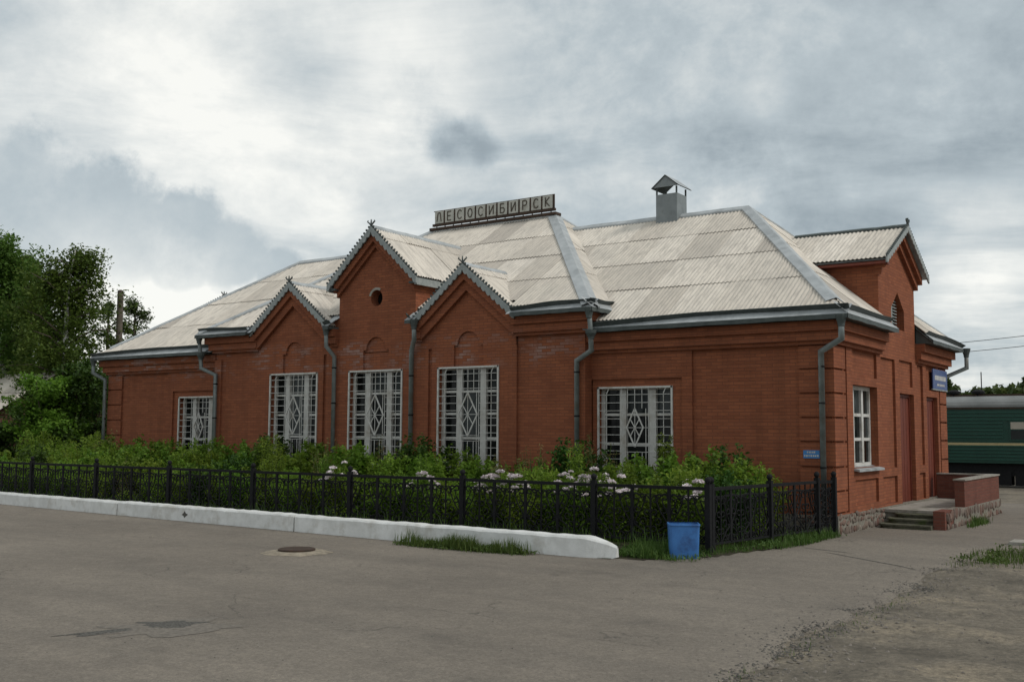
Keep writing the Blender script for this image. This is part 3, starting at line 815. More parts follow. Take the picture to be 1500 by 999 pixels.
roof = empty('roof', (0, 0, 0), B)
ZE, YE = 4.58, -.45; ZR = 8.29; YM = 5.15; RE = -3.89
e_r, e_b = .45, W + .45
CE_Y, CE_Z, CRZ = -.75, 5.06, 8.80
CE_X = -5.45; C_RX = -10.20
WF = roof_face(roof, (-5.88, YE, ZE), (e_r, YE, ZE), [(RE, YM, ZR), (-10.2, YM, ZR), (-10.2, YM-1.5, ZR-1.5*(ZR-ZE)/(YM-YE))])
hpt = lambda y: (e_r + (RE-e_r)*(1-abs(y-YM)/(YM-YE)), y, ZE + (ZR-ZE)*(1-abs(y-YM)/(YM-YE)))
sx_ = -.22; sz_ = ZE + (e_r-sx_)*(ZR-ZE)/(e_r-RE); dvs = math.hypot(e_r-sx_, sz_-ZE)
WH = roof_face(roof, (e_r, YE, ZE), (e_r, DY0, ZE), [hpt(DY0)])
roof_face(roof, (sx_, DY0, sz_), (sx_, DY1, sz_), [hpt(DY1), (RE, YM, ZR), hpt(DY0)], v0=.30-dvs, clip_bottom=True)
WH2 = roof_face(roof, (e_r, DY1, ZE), (e_r, e_b, ZE), [hpt(DY1)])
LF = roof_face(roof, (mir(e_r), YE, ZE), (mir(-5.88), YE, ZE), [(mir(-10.2), YM-1.5, ZR-1.5*(ZR-ZE)/(YM-YE)), (mir(-10.2), YM, ZR), (mir(RE), YM, ZR)])
roof_face(roof, (mir(e_r), e_b, ZE), (mir(e_r), YE, ZE), [(mir(RE), YM, ZR)], sheets=False)
roof_face(roof, (e_r, e_b, ZE), (mir(e_r), e_b, ZE), [(mir(RE), YM, ZR), (RE, YM, ZR)], sheets=False)
# the centre's front slope: whole beside the gables, starting behind the gable walls in between
GXR = -7.95; hk = (GXR-CE_X)/(C_RX-CE_X); hp = (GXR, CE_Y + hk*(YM-CE_Y), CE_Z + hk*(CRZ-CE_Z)); hq = (mir(GXR), hp[1], hp[2])
YB = -0.2; ZB = CE_Z + (YB-CE_Y)*(CRZ-CE_Z)/(YM-CE_Y); dvb = math.hypot(YB-CE_Y, ZB-CE_Z)
CF = roof_face(roof, (GXR, CE_Y, CE_Z), (CE_X, CE_Y, CE_Z), [hp])
CFL = roof_face(roof, (mir(CE_X), CE_Y, CE_Z), (mir(GXR), CE_Y, CE_Z), [hq])
roof_face(roof, (mir(GXR), YB, ZB), (GXR, YB, ZB), [hp, (C_RX, YM, CRZ), (mir(C_RX), YM, CRZ), hq], v0=.30-dvb, clip_bottom=True)
for a, b in ((TW1, GX[2]-1.5), (GX[0]+1.5, TW0)):
    m_ = MB(); m_.quad((a, CE_Y+.02, CE_Z), (b, CE_Y+.02, CE_Z), (b, .3, CE_Z+1.03*.634), (a, .3, CE_Z+1.03*.634)); m_.build('roof_deck', 'metal', roof, recalc=False)
CH = roof_face(roof, (CE_X, CE_Y, CE_Z), (CE_X, W-CE_Y, CE_Z), [(C_RX, YM, CRZ)])
roof_face(roof, (mir(CE_X), W-CE_Y, CE_Z), (mir(CE_X), CE_Y, CE_Z), [(mir(C_RX), YM, CRZ)], sheets=False)
roof_face(roof, (CE_X, W-CE_Y, CE_Z), (mir(CE_X), W-CE_Y, CE_Z), [(mir(C_RX), YM, CRZ), (C_RX, YM, CRZ)], sheets=False)

def gable_roof(xa, za, w, t, yf, yb):
    """two slopes over a front gable; ridge runs back into the main roof"""
    roof_face(roof, (xa+w, yf, za-w*t), (xa+w, yb, za-w*t), [(xa, yb, za), (xa, yf, za)], v0=.0, rowh=1.7)
    roof_face(roof, (xa-w, yb, za-w*t), (xa-w, yf, za-w*t), [(xa, yf, za), (xa, yb, za)], v0=.0, rowh=1.7)
GF = PR - .27
for gx in (GX[0], GX[2]): gable_roof(gx, 6.42, 1.62, ST, GF, 1.6)
gable_roof(TG[0], 7.74, TG[3]+.2, TG[2], GF, 4.0)

# ridge caps and hip flashings: bent sheet metal over the joints
def flash(p, q, n1, n2, w, name='ridge_cap', mat='metal', lift=.085):
    """two strips hanging down either slope from the line p-q; n1,n2 point down the slopes"""
    p, q, n1, n2 = Vector(p), Vector(q), Vector(n1).normalized(), Vector(n2).normalized()
    m = MB(); upv = Vector((0, 0, lift)); k = 8; th = Vector((0, 0, -.05))
    for i in range(k):
        a = p.lerp(q, i/k); b = p.lerp(q, (i+1)/k)
        j0, j1 = Vector((0, 0, .006*math.sin(i*2.3))), Vector((0, 0, .006*math.sin((i+1)*2.3)))
        for n in (n1, n2):
            m.quad(a+upv+j0, b+upv+j1, b+upv+n*w+j1, a+upv+n*w+j0)
            m.quad(a+upv+n*w+j0, b+upv+n*w+j1, b+upv+n*w+th+j1, a+upv+n*w+th+j0)
    return m.build(name, mat, roof, recalc=False)
def slope_dn(Vv): return -Vector(Vv)
def hipdirs(line, Va, Vb, Ua, Ub):
    return None
def perp_in(plane_n, d, toward):
    x = Vector(plane_n).cross(d).normalized()
    return x if x.dot(toward) > 0 else -x
flash((RE, YM, ZR), (-10.0, YM, ZR), -WF[1], Vector((0, 1, -.66)), .20)
flash((mir(RE), YM, ZR), (mir(-10.0), YM, ZR), -LF[1], Vector((0, 1, -.66)), .20)
flash((C_RX, YM, CRZ), (mir(C_RX), YM, CRZ), -CF[1], Vector((0, 1, -.63)), .18)
d = (Vector((e_r, YE, ZE)) - Vector((RE, YM, ZR))).normalized()
flash(Vector((RE, YM, ZR)), Vector((RE, YM, ZR)) + d*7.3, perp_in(WF[2], d, -Vector((1, 0, 0))), perp_in(WH[2], d, Vector((0, 1, 0))), .22, 'hip_flashing')
db = (Vector((e_r, e_b, ZE)) - Vector((RE, YM, ZR))).normalized()
flash(Vector((RE, YM, ZR)), Vector((RE, YM, ZR)) + db*7.3, perp_in(WH[2], db, -Vector((0, 1, 0))), Vector((-.6, .6, -.4)), .22, 'hip_flashing')
d = (Vector((mir(e_r), YE, ZE)) - Vector((mir(RE), YM, ZR))).normalized()
flash(Vector((mir(RE), YM, ZR)), Vector((mir(RE), YM, ZR)) + d*7.3, perp_in(LF[2], d, Vector((1, 0, 0))), Vector((-.6, .6, -.4)), .2, 'hip_flashing')
d = (Vector((CE_X, CE_Y, CE_Z)) - Vector((C_RX, YM, CRZ))).normalized()
flash(Vector((C_RX, YM, CRZ)), Vector((C_RX, YM, CRZ)) + d*8.35, perp_in(CF[2], d, -Vector((1, 0, 0))), perp_in(CH[2], d, Vector((0, 1, 0))), .24, 'hip_flashing')
dm = Vector((-d.x, d.y, d.z))
flash(Vector((mir(C_RX), YM, CRZ)), Vector((mir(C_RX), YM, CRZ)) + dm*8.35, perp_in(CF[2], dm, Vector((1, 0, 0))), Vector((-.6, .6, -.4)), .22, 'hip_flashing')
db = (Vector((CE_X, W-CE_Y, CE_Z)) - Vector((C_RX, YM, CRZ))).normalized()
flash(Vector((C_RX, YM, CRZ)), Vector((C_RX, YM, CRZ)) + db*8.3, perp_in(CH[2], db, -Vector((0, 1, 0))), Vector((-.6, .6, -.4)), .2, 'hip_flashing')
for gx in (GX[0], GX[2]):
    flash((gx, GF, 6.42), (gx, 1.35, 6.42), (1, 0, -ST), (-1, 0, -ST), .14)
flash((TG[0], GF, 7.74), (TG[0], 3.45, 7.74), (1, 0, -TG[2]), (-1, 0, -TG[2]), .15)

# eaves: dark drip board, bright metal apron and the slanting upstand gutter
def eave_board(path, ztop, p1):
    part(sweep(MB(), path, -.02, p1, ztop-.075, ztop-.005), 'eave_board', 'gutter')
eave_board([(CR+.28, 0), (0, 0), (0, DY0-.1)], ZE, .43)
eave_board([(0, DY1+.1), (0, W), (XL, W), (XL, DY1+.1)], ZE, .43)
eave_board([(XL, DY0-.1), (XL, 0), (CLf-.28, 0)], ZE, .43)
eave_board([(GX[2]+GW+.1, PR), (CR, PR), (CR, 1.1)], CE_Z, .43)
eave_board([(CLf, .4), (CLf, PR), (GX[0]-GW-.1, PR)], CE_Z, .43)
eave_board([(TW1+.02, PR), (GX[2]-GW-.08, PR)], CE_Z, .43)
eave_board([(GX[0]+GW+.08, PR), (TW0-.02, PR)], CE_Z, .43)

def apron(face, P0, u0, u1, lip, w=.42):
    U, V, Nn, poly = face; P0 = Vector(P0)
    m = MB(); m.quad(*[P0 + U*a + V*b + Nn*.012 for a, b in ((u0, -.01), (u1, -.01), (u1, w), (u0, w))])
    part(m, 'eave_apron', 'metal', recalc=False)
    m = MB(); zv = Vector((0, 0, 1))
    for k in range(12):
        a, b = u0+(u1-u0)*k/12, u0+(u1-u0)*(k+1)/12; ja, jb = .008*math.sin(k*1.9), .008*math.sin((k+1)*1.9)
        m.quad(P0+U*a-V*.012-zv*(.085+ja), P0+U*b-V*.012-zv*(.085+jb), P0+U*b-V*.012+zv*.012, P0+U*a-V*.012+zv*.012)
    part(m, 'drip_edge', 'gutter', recalc=False)
    m = MB(); hh = .125; n = 14
    def vl(s):
        for (s0, v0), (s1, v1) in zip(lip, lip[1:]):
            if s <= s1: return v0 + (v1-v0)*(s-s0)/(s1-s0)
        return lip[-1][1]
    for i in range(n):
        s0, s1 = i/n, (i+1)/n
        a = P0 + U*(u0+(u1-u0)*s0) + V*vl(s0); b = P0 + U*(u0+(u1-u0)*s1) + V*vl(s1)
        jn = [Vector((0, 0, .012*math.sin(7*s+u0*3))) for s in (s0, s1)]
        o1 = Nn*.012; o2 = Nn*(hh+.012) - V*.03
        m.quad(a+o1, b+o1, b+o2+jn[1], a+o2+jn[0])
        m.quad(a+o2+jn[0], b+o2+jn[1], b+o2+jn[1]+V*.035-Nn*.01, a+o2+jn[0]+V*.035-Nn*.01)
    part(m, 'gutter', 'gutter', recalc=False)
apron(WF, (-5.88, YE, ZE), .24, 6.33, [(0, .03), (.42, .26), (.6, .27), (1, .20)])
apron(LF, (mir(e_r), YE, ZE), 0, 6.09, [(0, .08), (.55, .28), (1, .24)])
apron(WH, (e_r, YE, ZE), 0, 3.95, [(0, .2), (.6, .26), (1, .26)])
apron(WH, (e_r, YE, ZE), DY1+.47, 11.2, [(0, .26), (.5, .24), (1, .08)])
L_ = CE_X - mir(CE_X)
apron(CF, (mir(CE_X), CE_Y, CE_Z), mir(GX[0]-1.6)*0 + (GX[2]+1.62-mir(CE_X)), L_, [(0, .07), (.5, .2), (1, .24)])
apron(CF, (mir(CE_X), CE_Y, CE_Z), 0, GX[0]-1.62-mir(CE_X), [(0, .22), (.5, .2), (1, .1)])
apron(CF, (mir(CE_X), CE_Y, CE_Z), GX[0]+1.6-mir(CE_X), TW0-mir(CE_X), [(0, .05), (1, .15)])
apron(CF, (mir(CE_X), CE_Y, CE_Z), TW1-mir(CE_X), GX[2]-1.6-mir(CE_X), [(0, .15), (1, .05)])
apron(CH, (CE_X, CE_Y, CE_Z), 0, 1.3, [(0, .2), (1, .26)])

# bargeboards: scalloped lower edge, spiked crest, horned finial
def barge(fmap, xa, za, w, t, d0, d1, dk=.8, parent=B):
    for s in (1, -1):
        n = 11; hyp = math.hypot(1, t); lo = []
        for k in range(n):
            for q, dd in ((0, .17), (.25, .23), (.5, .255), (.75, .23)):
                f = (k+q)/n; lo.append((xa + s*w*f, za - w*f*t - dd*dk))
        lo.append((xa + s*w, za - w*t - .19*dk))
        poly = [(xa, za+.02), (xa + s*w, za-w*t+.02), (xa + s*w, za-w*t-.24*dk)] + lo[::-1]
        MB().extr(poly, fmap, d0, d1).build('bargeboard', 'trim', parent)
        m = MB(); nk = 19
        for k in range(nk):
            f = (k+.6)/nk; a, b = xa + s*w*f, za - w*f*t + .02
            nx, nz = s*t/hyp, 1/hyp
            c0 = (a, b)
            tx, tz = s/hyp, -t/hyp
            m.extr([(a-tx*.014, b-tz*.014), (a+tx*.014, b+tz*.014), (a+tx*.038+nx*.045, b+tz*.038+nz*.045), (a+nx*.085, b+nz*.085), (a-tx*.038+nx*.045, b-tz*.038+nz*.045)], fmap, d0+(d1-d0)*.2, d0+(d1-d0)*.8)
        m.build('crest', 'gutter', parent)
    m = MB()
    for pts in ([(-.03, 0), (.03, 0), (.02, .12), (.0, .26), (-.02, .12)],
                [(-.03, .05), (.0, .0), (-.10, .10), (-.19, .17), (-.15, .23), (-.17, .19), (-.10, .15)],
                [(.03, .05), (.0, .0), (.10, .10), (.19, .17), (.15, .23), (.17, .19), (.10, .15)]):
        m.extr([(xa+a*.75, za+.02+b*.75) for a, b in pts], fmap, d0, d1)
    m.build('finial', 'gutter', parent)
for gx in (GX[0], GX[2]): barge(FF, gx, 6.44, 1.64, ST, GF-.03, GF+.01)
barge(FF, TG[0], 7.76, TG[3]+.24, TG[2], GF-.03, GF+.01)
# pale fascia along the tall gable's side eave
for s in (1, -1):
    w = TG[3]+.2; x = TG[0] + s*w; z = 7.74 - w*TG[2]
    part(MB().box(min(x, x-s*.03), max(x, x-s*.03), GF, 1.6, z-.20, z-.01), 'fascia', 'trim')
    part(MB().box(min(x-s*.03, x-s*.25), max(x-s*.03, x-s*.25), GF+.02, 1.6, z-.16, z-.10), 'soffit', 'gutter')

# --- end dormers (tall gable walls over the doors)
def dormer(sg):
    X = (lambda x: x) if sg > 0 else mir
    fm = lambda a, b, d: (X(d), a, b)
    yc = (DY0+DY1)/2; za = 7.22; w = (DY1-DY0)/2; t = .53; zf = za - w*t
    wy, wz0, wz1, wzt = yc+.03, 4.74, 5.25, 5.68
    for s in (1, -1):
        hw = .6
        poly = [(wy, 4.502), (yc+s*w, 4.502), (yc+s*w, zf), (yc, za), (wy, wzt), (wy+s*hw, wz1), (wy+s*hw, wz0), (wy, wz0)]
        part(MB().extr(poly, fm, .0, -.22), 'dormer_wall', 'brick')
    for y0, y1 in ((DY0, DY0+.3), (DY1-.3, DY1)):
        a, b = sorted((X(-.221), X(-3.2)))
        part(MB().box(a, b, y0, y1, 4.4, zf), 'dormer_wall', 'brick')
    a, b = sorted((X(-.38), X(-.33)))
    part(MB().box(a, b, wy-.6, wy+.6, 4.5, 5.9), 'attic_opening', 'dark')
    m = MB()
    for k in range(11):
        z = wz0 + .03 + .078*k; hw = .19
        m.bar(fm(wy-.12, z, -.14), fm(wy+.34, z, -.14), .05, .022)
    m.build('louvre', 'trim', B)
    a, b = sorted((X(-.17), X(-.1)))
    part(MB().box(a, b, wy-.22, wy-.13, wz0, 5.42), 'louvre_post', 'trim')
    part(MB().extr(chevron(yc, za, w+.12, t, .0, .2), fm, .2, -.05), 'raking_cornice', 'brick')
    part(MB().extr(chevron(yc, za, w+.06, t, .201, .38), fm, .1, -.05), 'raking_cornice', 'brick')
    rf = .3; ww = w + .33; zr = za + .1
    A = [(X(rf), yc-ww, zr-ww*t), (X(-2.9), yc-ww, zr-ww*t), (X(-2.9), yc, zr), (X(rf), yc, zr)]
    Bq = [(X(rf), yc+ww, zr-ww*t), (X(-2.9), yc+ww, zr-ww*t)]
    if sg > 0:
        roof_face(roof, A[1], A[0], [A[3], A[2]], v0=0, rowh=2.3)
        roof_face(roof, Bq[0], Bq[1], [A[2], A[3]], v0=0, rowh=2.3)
    else:
        roof_face(roof, A[0], A[1], [A[2], A[3]], v0=0, rowh=2.3)
        roof_face(roof, Bq[1], Bq[0], [A[3], A[2]], v0=0, rowh=2.3)
    flash((X(rf), yc, zr), (X(-2.6), yc, zr), (0, 1, -t), (0, -1, -t), .10, mat='gutter')
    a, b = sorted((X(rf-.02), X(-2.6)))
    part(MB().box(a, b, yc-ww+.03, yc-w+.02, zr-ww*t-.11, zr-ww*t-.05), 'soffit', 'door')
    barge(fm, yc, zr+.02, ww+.03, t, rf+.03, rf-.01, .55)
dormer(1); dormer(-1)

for y_ in (DY0-.1, DY1+.07):
    part(MB().extr([(.0, ZE-.08), (e_r-.005, ZE-.08), (e_r-.005, ZE+.01), (.0, ZE+.40)], lambda a, b, d: (a, d, b), y_, y_+.03), 'eave_end', 'gutter')
# --- chimney of sheet metal on the ridge
ch = empty('chimney', (0, 0, 0), B)
cx0, cx1, cy0, cy1 = -6.56, -5.90, 4.82, 5.46
MB().box(cx0, cx1, cy0, cy1, 7.9, 8.93).build('flue_box', 'flue', ch)
for x in (cx0+.02, cx1-.02):
    for y in (cy0+.02, cy1-.02): MB().box(x-.02, x+.02, y-.02, y+.02, 8.93, 9.13).build('post', 'gutter', ch)
xm = (cx0+cx1)/2
m = MB().extr([(cx0-.1, 9.12), (xm, 9.47), (cx1+.1, 9.12), (cx1+.1, 9.10), (xm, 9.44), (cx0-.1, 9.10)], FF, cy0-.1, cy1+.12); m.build('cap', 'gutter', ch)
MB().extr([(cx0-.06, 9.125), (xm, 9.44), (cx1+.06, 9.125)], FF, cy0-.07, cy0-.05).build('cap_gable', 'flue', ch)
m = MB(); m.quad((xm+.005, cy0-.09, 9.474), (xm+.005, cy1+.11, 9.474), (cx1+.11, cy1+.11, 9.125), (cx1+.11, cy0-.09, 9.125)); m.build('cap_sheet', 'metal', ch, recalc=False)

# --- downpipes
def pipe(outlet, pts, clamps, funnel=.11, second=None):
    o = empty('downpipe', (0, 0, 0), B)
    MB().tube([outlet] + pts, .058, 10).build('pipe', 'pipe', o, smooth=True)
    x, y, z = outlet
    MB().lathe([(.07, -.16), (.075, -.1), (funnel, .02), (funnel+.012, .07), (funnel+.012, .1)], (x, y, z), 12).build('funnel', 'gutter', o)
    if second: MB().lathe([(.07, -.14), (.08, -.09), (.13, .0), (.14, .08)], second, 12).build('funnel', 'gutter', o)
    for c in clamps: MB().lathe([(.066, -.02), (.072, -.012), (.072, .012), (.066, .02)], c, 10).build('clamp', 'iron', o)
yw = -.10
pipe((.30, -.40, 4.48), [(.30, -.40, 4.07), (-.22, -.14, 3.84), (-.22, -.12, .35)], [(-.22, -.13, z) for z in (3.52, 2.75, 1.4)])
pipe((CE_X-.12, CE_Y+.08, 4.97), [(CE_X-.12, -.62, 4.62), (CE_X-.12, -.56, 4.05), (-6.07, PR-.1, 3.83), (-6.07, PR-.1, .35)], [(-6.07, PR-.1, z) for z in (3.55, 2.5)], second=(CE_X-.12, -.58, 4.45))
pipe((mir(CE_X-.12), CE_Y+.08, 4.97), [(mir(CE_X-.12), -.62, 4.62), (mir(CE_X-.12), -.56, 4.05), (mir(-6.07), PR-.1, 3.83), (mir(-6.07), PR-.1, .35)], [(mir(-6.07), PR-.1, z) for z in (3.55, 2.5)], second=(mir(CE_X-.12), -.58, 4.45))
pipe((XL-.32, -.40, 4.48), [(XL-.32, -.40, 4.07), (XL+.0, -.14, 3.84), (XL+.0, -.12, .35)], [(XL+.0, -.12, z) for z in (3.5, 2.5)])
pipe((GX[2]-GW-.05, CE_Y+.1, 4.98), [(GX[2]-GW-.05, CE_Y+.12, 4.55), (-11.25, PR-.1, 4.28), (-11.25, PR-.1, .35)], [(-11.25, PR-.1, z) for z in (3.6, 2.55)])
pipe((GX[0]+GW+.12, CE_Y+.1, 4.98), [(GX[0]+GW+.12, CE_Y+.12, 4.5), (-14.10, PR-.1, 4.22), (-14.10, PR-.1, .35)], [(-14.10, PR-.1, z) for z in (3.9, 2.9)])
pipe((.50, W+.42, 4.52), [(.50, W+.42, 4.05), (-.18, W+.12, 3.72), (-.18, W+.12, .35)], [])

# --- windows
def grille(fm, u0, u1, z0, z1, d, parent, cols, rhomb):
    m = MB(); H = lambda a, z, b, w=.013: m.bar(fm(a, z, d), fm(b, z, d), w, w)
    V_ = lambda a, z, b, w=.013: m.bar(fm(a, z, d), fm(a, b, d), w, w)
    def S(a, z, b, zz, w=.016): m.bar(fm(a, z, d), fm(b, zz, d), w, w)
    fr = .04
    for a, b, c, e in ((u0, z1-fr/2, u1, z1-fr/2), (u0, z0+fr/2, u1, z0+fr/2), (u0+fr/2, z0, u0+fr/2, z1), (u1-fr/2, z0, u1-fr/2, z1)):
        m.bar(fm(a, b, d-.012), fm(c, e, d-.012), fr, .045)
    c0, c1 = cols
    z = z1 - .19
    while z > z0 + .05:
        H(u0, z, c0); H(c1, z, u1); z -= .19
    for a in (u0 + .24, u1 - .24):
        V_(a, z0, z1-.16); S(a, z1-.16, a+.07, z1-.03, .018)
    V_(c0+.02, z0, z1); V_(c1-.02, z0, z1)
    n = 3
    for k in range(1, n+1): V_(c0 + (c1-c0)*k/(n+1), rhomb[1], z1)
    z = z1 - .19
    while z > rhomb[1]: H(c0, z, c1); z -= .19
    cm, zt, zb, hw = (c0+c1)/2, rhomb[1], rhomb[0], rhomb[2]
    zm = (zt+zb)/2
    for (a, b), (c, e) in (((cm, zt), (cm+hw, zm)), ((cm+hw, zm), (cm, zb)), ((cm, zb), (cm-hw, zm)), ((cm-hw, zm), (cm, zt))): S(a, b, c, e, .028)
    q = .55
    for a, b, c, e in ((cm-hw*q, zm+.5*(zt-zm)*.9, cm, zm), (cm+hw*q, zm+.5*(zt-zm)*.9, cm, zm), (cm-hw*q, zm-.5*(zt-zm)*.9, cm, zm), (cm+hw*q, zm-.5*(zt-zm)*.9, cm, zm)): S(a, b, c, e, .018)
    H(c0, zm, c1); V_(cm, zb, zt)
    V_(c1-.09, z0, zt)
    H(c0, zb+.02, c1); H(c0, zb-.12, c1)
    zz = zb-.12
    for k in (1, 2, 3): V_(c0 + (c1-c0)*k/4, z0, zz)
    m.build('grille', 'white', parent)

def front_window(u0, u1, z0, z1, yp, tall, label_pane=None):
    dF = yp + .17
    w = empty('window', (0, 0, 0), B)
    m = MB(); bx = lambda a, b, c, e, y0, y1: m.box(a, b, y0, y1, c, e)
    a0, a1 = u0+.0, u1-.0
    bx(a0, a0+.10, z0, z1, dF, dF+.1); bx(a1-.07, a1, z0, z1, dF, dF+.1); bx(a0+.10, a1-.07, z1-.07, z1, dF+.002, dF+.1); bx(a0+.10, a1-.07, z0, z0+.07, dF+.002, dF+.1)
    ms = [(u0+.50, u0+.71), (u1-.57, u1-.33)]
    ms = [(u0+.52, u0+.69), (u1-.69, u1-.51)]
    for c, e in ms: bx(c, e, z0+.07, z1-.07, dF-.03, dF+.1)
    tz = ([z1-.64, z1-1.22, z1-1.85] if tall else [z1-.66, z1-1.36])
    cols = [(a0+.10, ms[0][0]), (ms[0][1], ms[1][0]), (ms[1][1], a1-.07)]
    for k, (c, e) in enumerate(cols):
        for i, t in enumerate(tz):
            if tall and ((k == 1 and i == 1) or (k != 1 and i == 0 and False)): continue
            bx(c, e, t-.03, t+.03, dF+.01, dF+.09)
    m.build('frame', 'white', w)
    for k, (c, e) in enumerate(cols):
        zs = [z0+.07] + sorted(t for i, t in enumerate(tz) if not (tall and k == 1 and i == 1)) + [z1-.07]
        for a, b in zip(zs, zs[1:]):
            mat = 'glass'
            if label_pane == (k, round(b, 2)) : mat = 'trim'
            tl = random.uniform(-.012, .012); tq = random.uniform(-.008, .008)
            p = MB(); p.quad((c, dF+.06+tl, a), (e, dF+.06-tl, a), (e, dF+.06-tl+tq, b), (c, dF+.06+tl+tq, b)); p.build('pane', mat, w, recalc=False)
    rh = (z1-1.80, z1-.68, .31) if tall else (z1-1.42, z1-.52, .22)
    grille(FF, u0, u1, z0, z1, yp-.005, w, (ms[0][0]+.1, ms[1][1]-.1), rh)
    MB().box(u0-.05, u1+.05, yp-.08, yp+.17, z0-.05, z0-.001).build('sill', 'metal', w)
    return w
for gx in GX: front_window(gx-.99, gx+.99, WIN_Z0, 3.8, PR, True)
front_window(-5.75, -3.76, WIN_Z0, 3.2, T, False)
front_window(mir(-3.76), mir(-5.75), WIN_Z0, 3.2, T, False, (2, round(3.2-.07, 2)))

def side_window():
    w = empty('window', (0, 0, 0), B); y0, y1, z0, z1, x = 1.84, 3.2, 1.37, 3.2, -.17
    MB().box(-.40, x-.001, 1.3, 1.839, z0, z1).build('rebate', 'brick', w)
    m = MB(); fr = .09
    bx = lambda a, b, c, e, q=0: m.box(x-.08, x+q, a, b, c, e)
    bx(y0, y0+fr, z0, z1); bx(y1-fr, y1, z0, z1); bx(y0+fr, y1-fr, z1-fr, z1, -.002); bx(y0+fr, y1-fr, z0, z0+fr, -.002)
    ym = (y0+y1)/2; bx(ym-.07, ym+.07, z0+fr, z1-fr, .012)
    for z in (z0+fr+.53, z0+fr+1.08):
        bx(y0+fr, ym-.07, z-.035, z+.035, -.004); bx(ym+.07, y1-fr, z-.035, z+.035, -.004)
    m.build('frame', 'white', w)
    for a, b in ((y0+fr, ym-.07), (ym+.07, y1-fr)):
        zs = [z0+fr, z0+fr+.53, z0+fr+1.08, z1-fr]
        for c, e in zip(zs, zs[1:]):
            tl = random.uniform(-.01, .01)
            p = MB(); p.quad((x-.05+tl, a, c), (x-.05-tl, b, c), (x-.05-tl, b, e), (x-.05+tl, a, e)); p.build('pane', 'glass', w, recalc=False)
    p = MB(); p.extr([(-.17, z0+.02), (.12, z0-.04), (.12, z0-.09), (-.17, z0-.03)], lambda a, b, d: (a, d, b), 1.27, y1+.04); p.build('sill', 'metal', w)
side_window()

def side_door(y0, y1):
    d = empty('door', (0, 0, 0), B); z0, z1, x = .36, 3.14, -.10
    m = MB().box(x-.08, x, y0, y0+.07, z0, z1).box(x-.08, x, y1-.07, y1, z0, z1).box(x-.08, x-.002, y0+.07, y1-.07, z1-.08, z1); m.build('door_frame', 'door', d)
    n = 9; w = (y1-y0-.14)/n
    for k in range(n):
        MB().box(x-.07, x-.03+.004*(k % 2), y0+.07+k*w+.004, y0+.07+(k+1)*w-.004, z0+.02, z1-.09).build('plank', 'door', d)
    MB().box(x-.03, x+.03, y0+.16, y0+.2, 1.3, 1.5).build('handle', 'iron', d)
side_door(5.22, 6.6); side_door(7.95, 9.2)

# --- plinth with rubble stones
pl_ = part(sweep(MB(), [(CR, 0), (0, 0), (0, W)], -.1, .045, -.2, .40), 'plinth', 'mortar')
part(sweep(MB(), [(XL, W), (XL, 0), (CLf, 0)], -.1, .045, -.2, .40), 'plinth', 'mortar')
part(MB().box(CLf-.045, CR+.045, PR-.045, -.06, -.2, .40), 'plinth', 'mortar')
stone_protos = []
for s in range(8):
    bm = bmesh.new(); bmesh.ops.create_icosphere(bm, subdivisions=2, radius=1.0)
    rr = random.Random(s+50)
    pls = [(Vector((rr.gauss(0, 1), rr.gauss(0, 1), rr.gauss(0, .5))).normalized(), rr.uniform(.5, .88)) for _ in range(11)]
    for v in bm.verts:
        for n_, dd in pls:
            k = v.co.dot(n_) - dd
            if k > 0: v.co -= n_*k
    me = bpy.data.meshes.new('stone'); bm.to_mesh(me); bm.free(); me.materials.append(MT['stone']); stone_protos.append(me)
def stones_on(parent, ua, ub, za, zb, fm, d, size=.15):
    """rubble stones set in mortar on a face, rows of uneven stones"""
    z = za; off = Vector(wloc(parent))
    while z < zb - .04:
        h = min(random.uniform(.7, 1.5)*size, zb - z)
        if zb - z - h < .05: h = zb - z
        u = ua + random.uniform(0, .05)
        while u < ub - .05:
            w = min(random.uniform(.7, 1.7)*size, ub - u)
            o = bpy.data.objects.new('stone', random.choice(stone_protos)); o.parent = parent; COL.objects.link(o)
            hk_ = random.uniform(.7, 1.15)
            c = Vector(fm(u + w/2, z + h/2 + random.uniform(-.035, .035), d)) - off
            a = Vector(fm(1, 0, 0)) - Vector(fm(0, 0, 0)); b = Vector(fm(0, 1, 0)) - Vector(fm(0, 0, 0)); n = Vector(fm(0, 0, 1)) - Vector(fm(0, 0, 0))
            an = random.uniform(-.6, .6); a2 = a*math.cos(an) + b*math.sin(an); b2 = b*math.cos(an) - a*math.sin(an)
            a2 *= w*.58*hk_; b2 *= h*.62*hk_; n = n*random.uniform(.02, .045)
            o.matrix_local = Matrix(((a2.x, b2.x, n.x, c.x), (a2.y, b2.y, n.y, c.y), (a2.z, b2.z, n.z, c.z), (0, 0, 0, 1)))
            u += w
        z += h
stones_on(pl_, .0, 3.45, -.02, .41, FS, .045)
stones_on(pl_, -.9, .0, -.02, .41, FF, -.045)

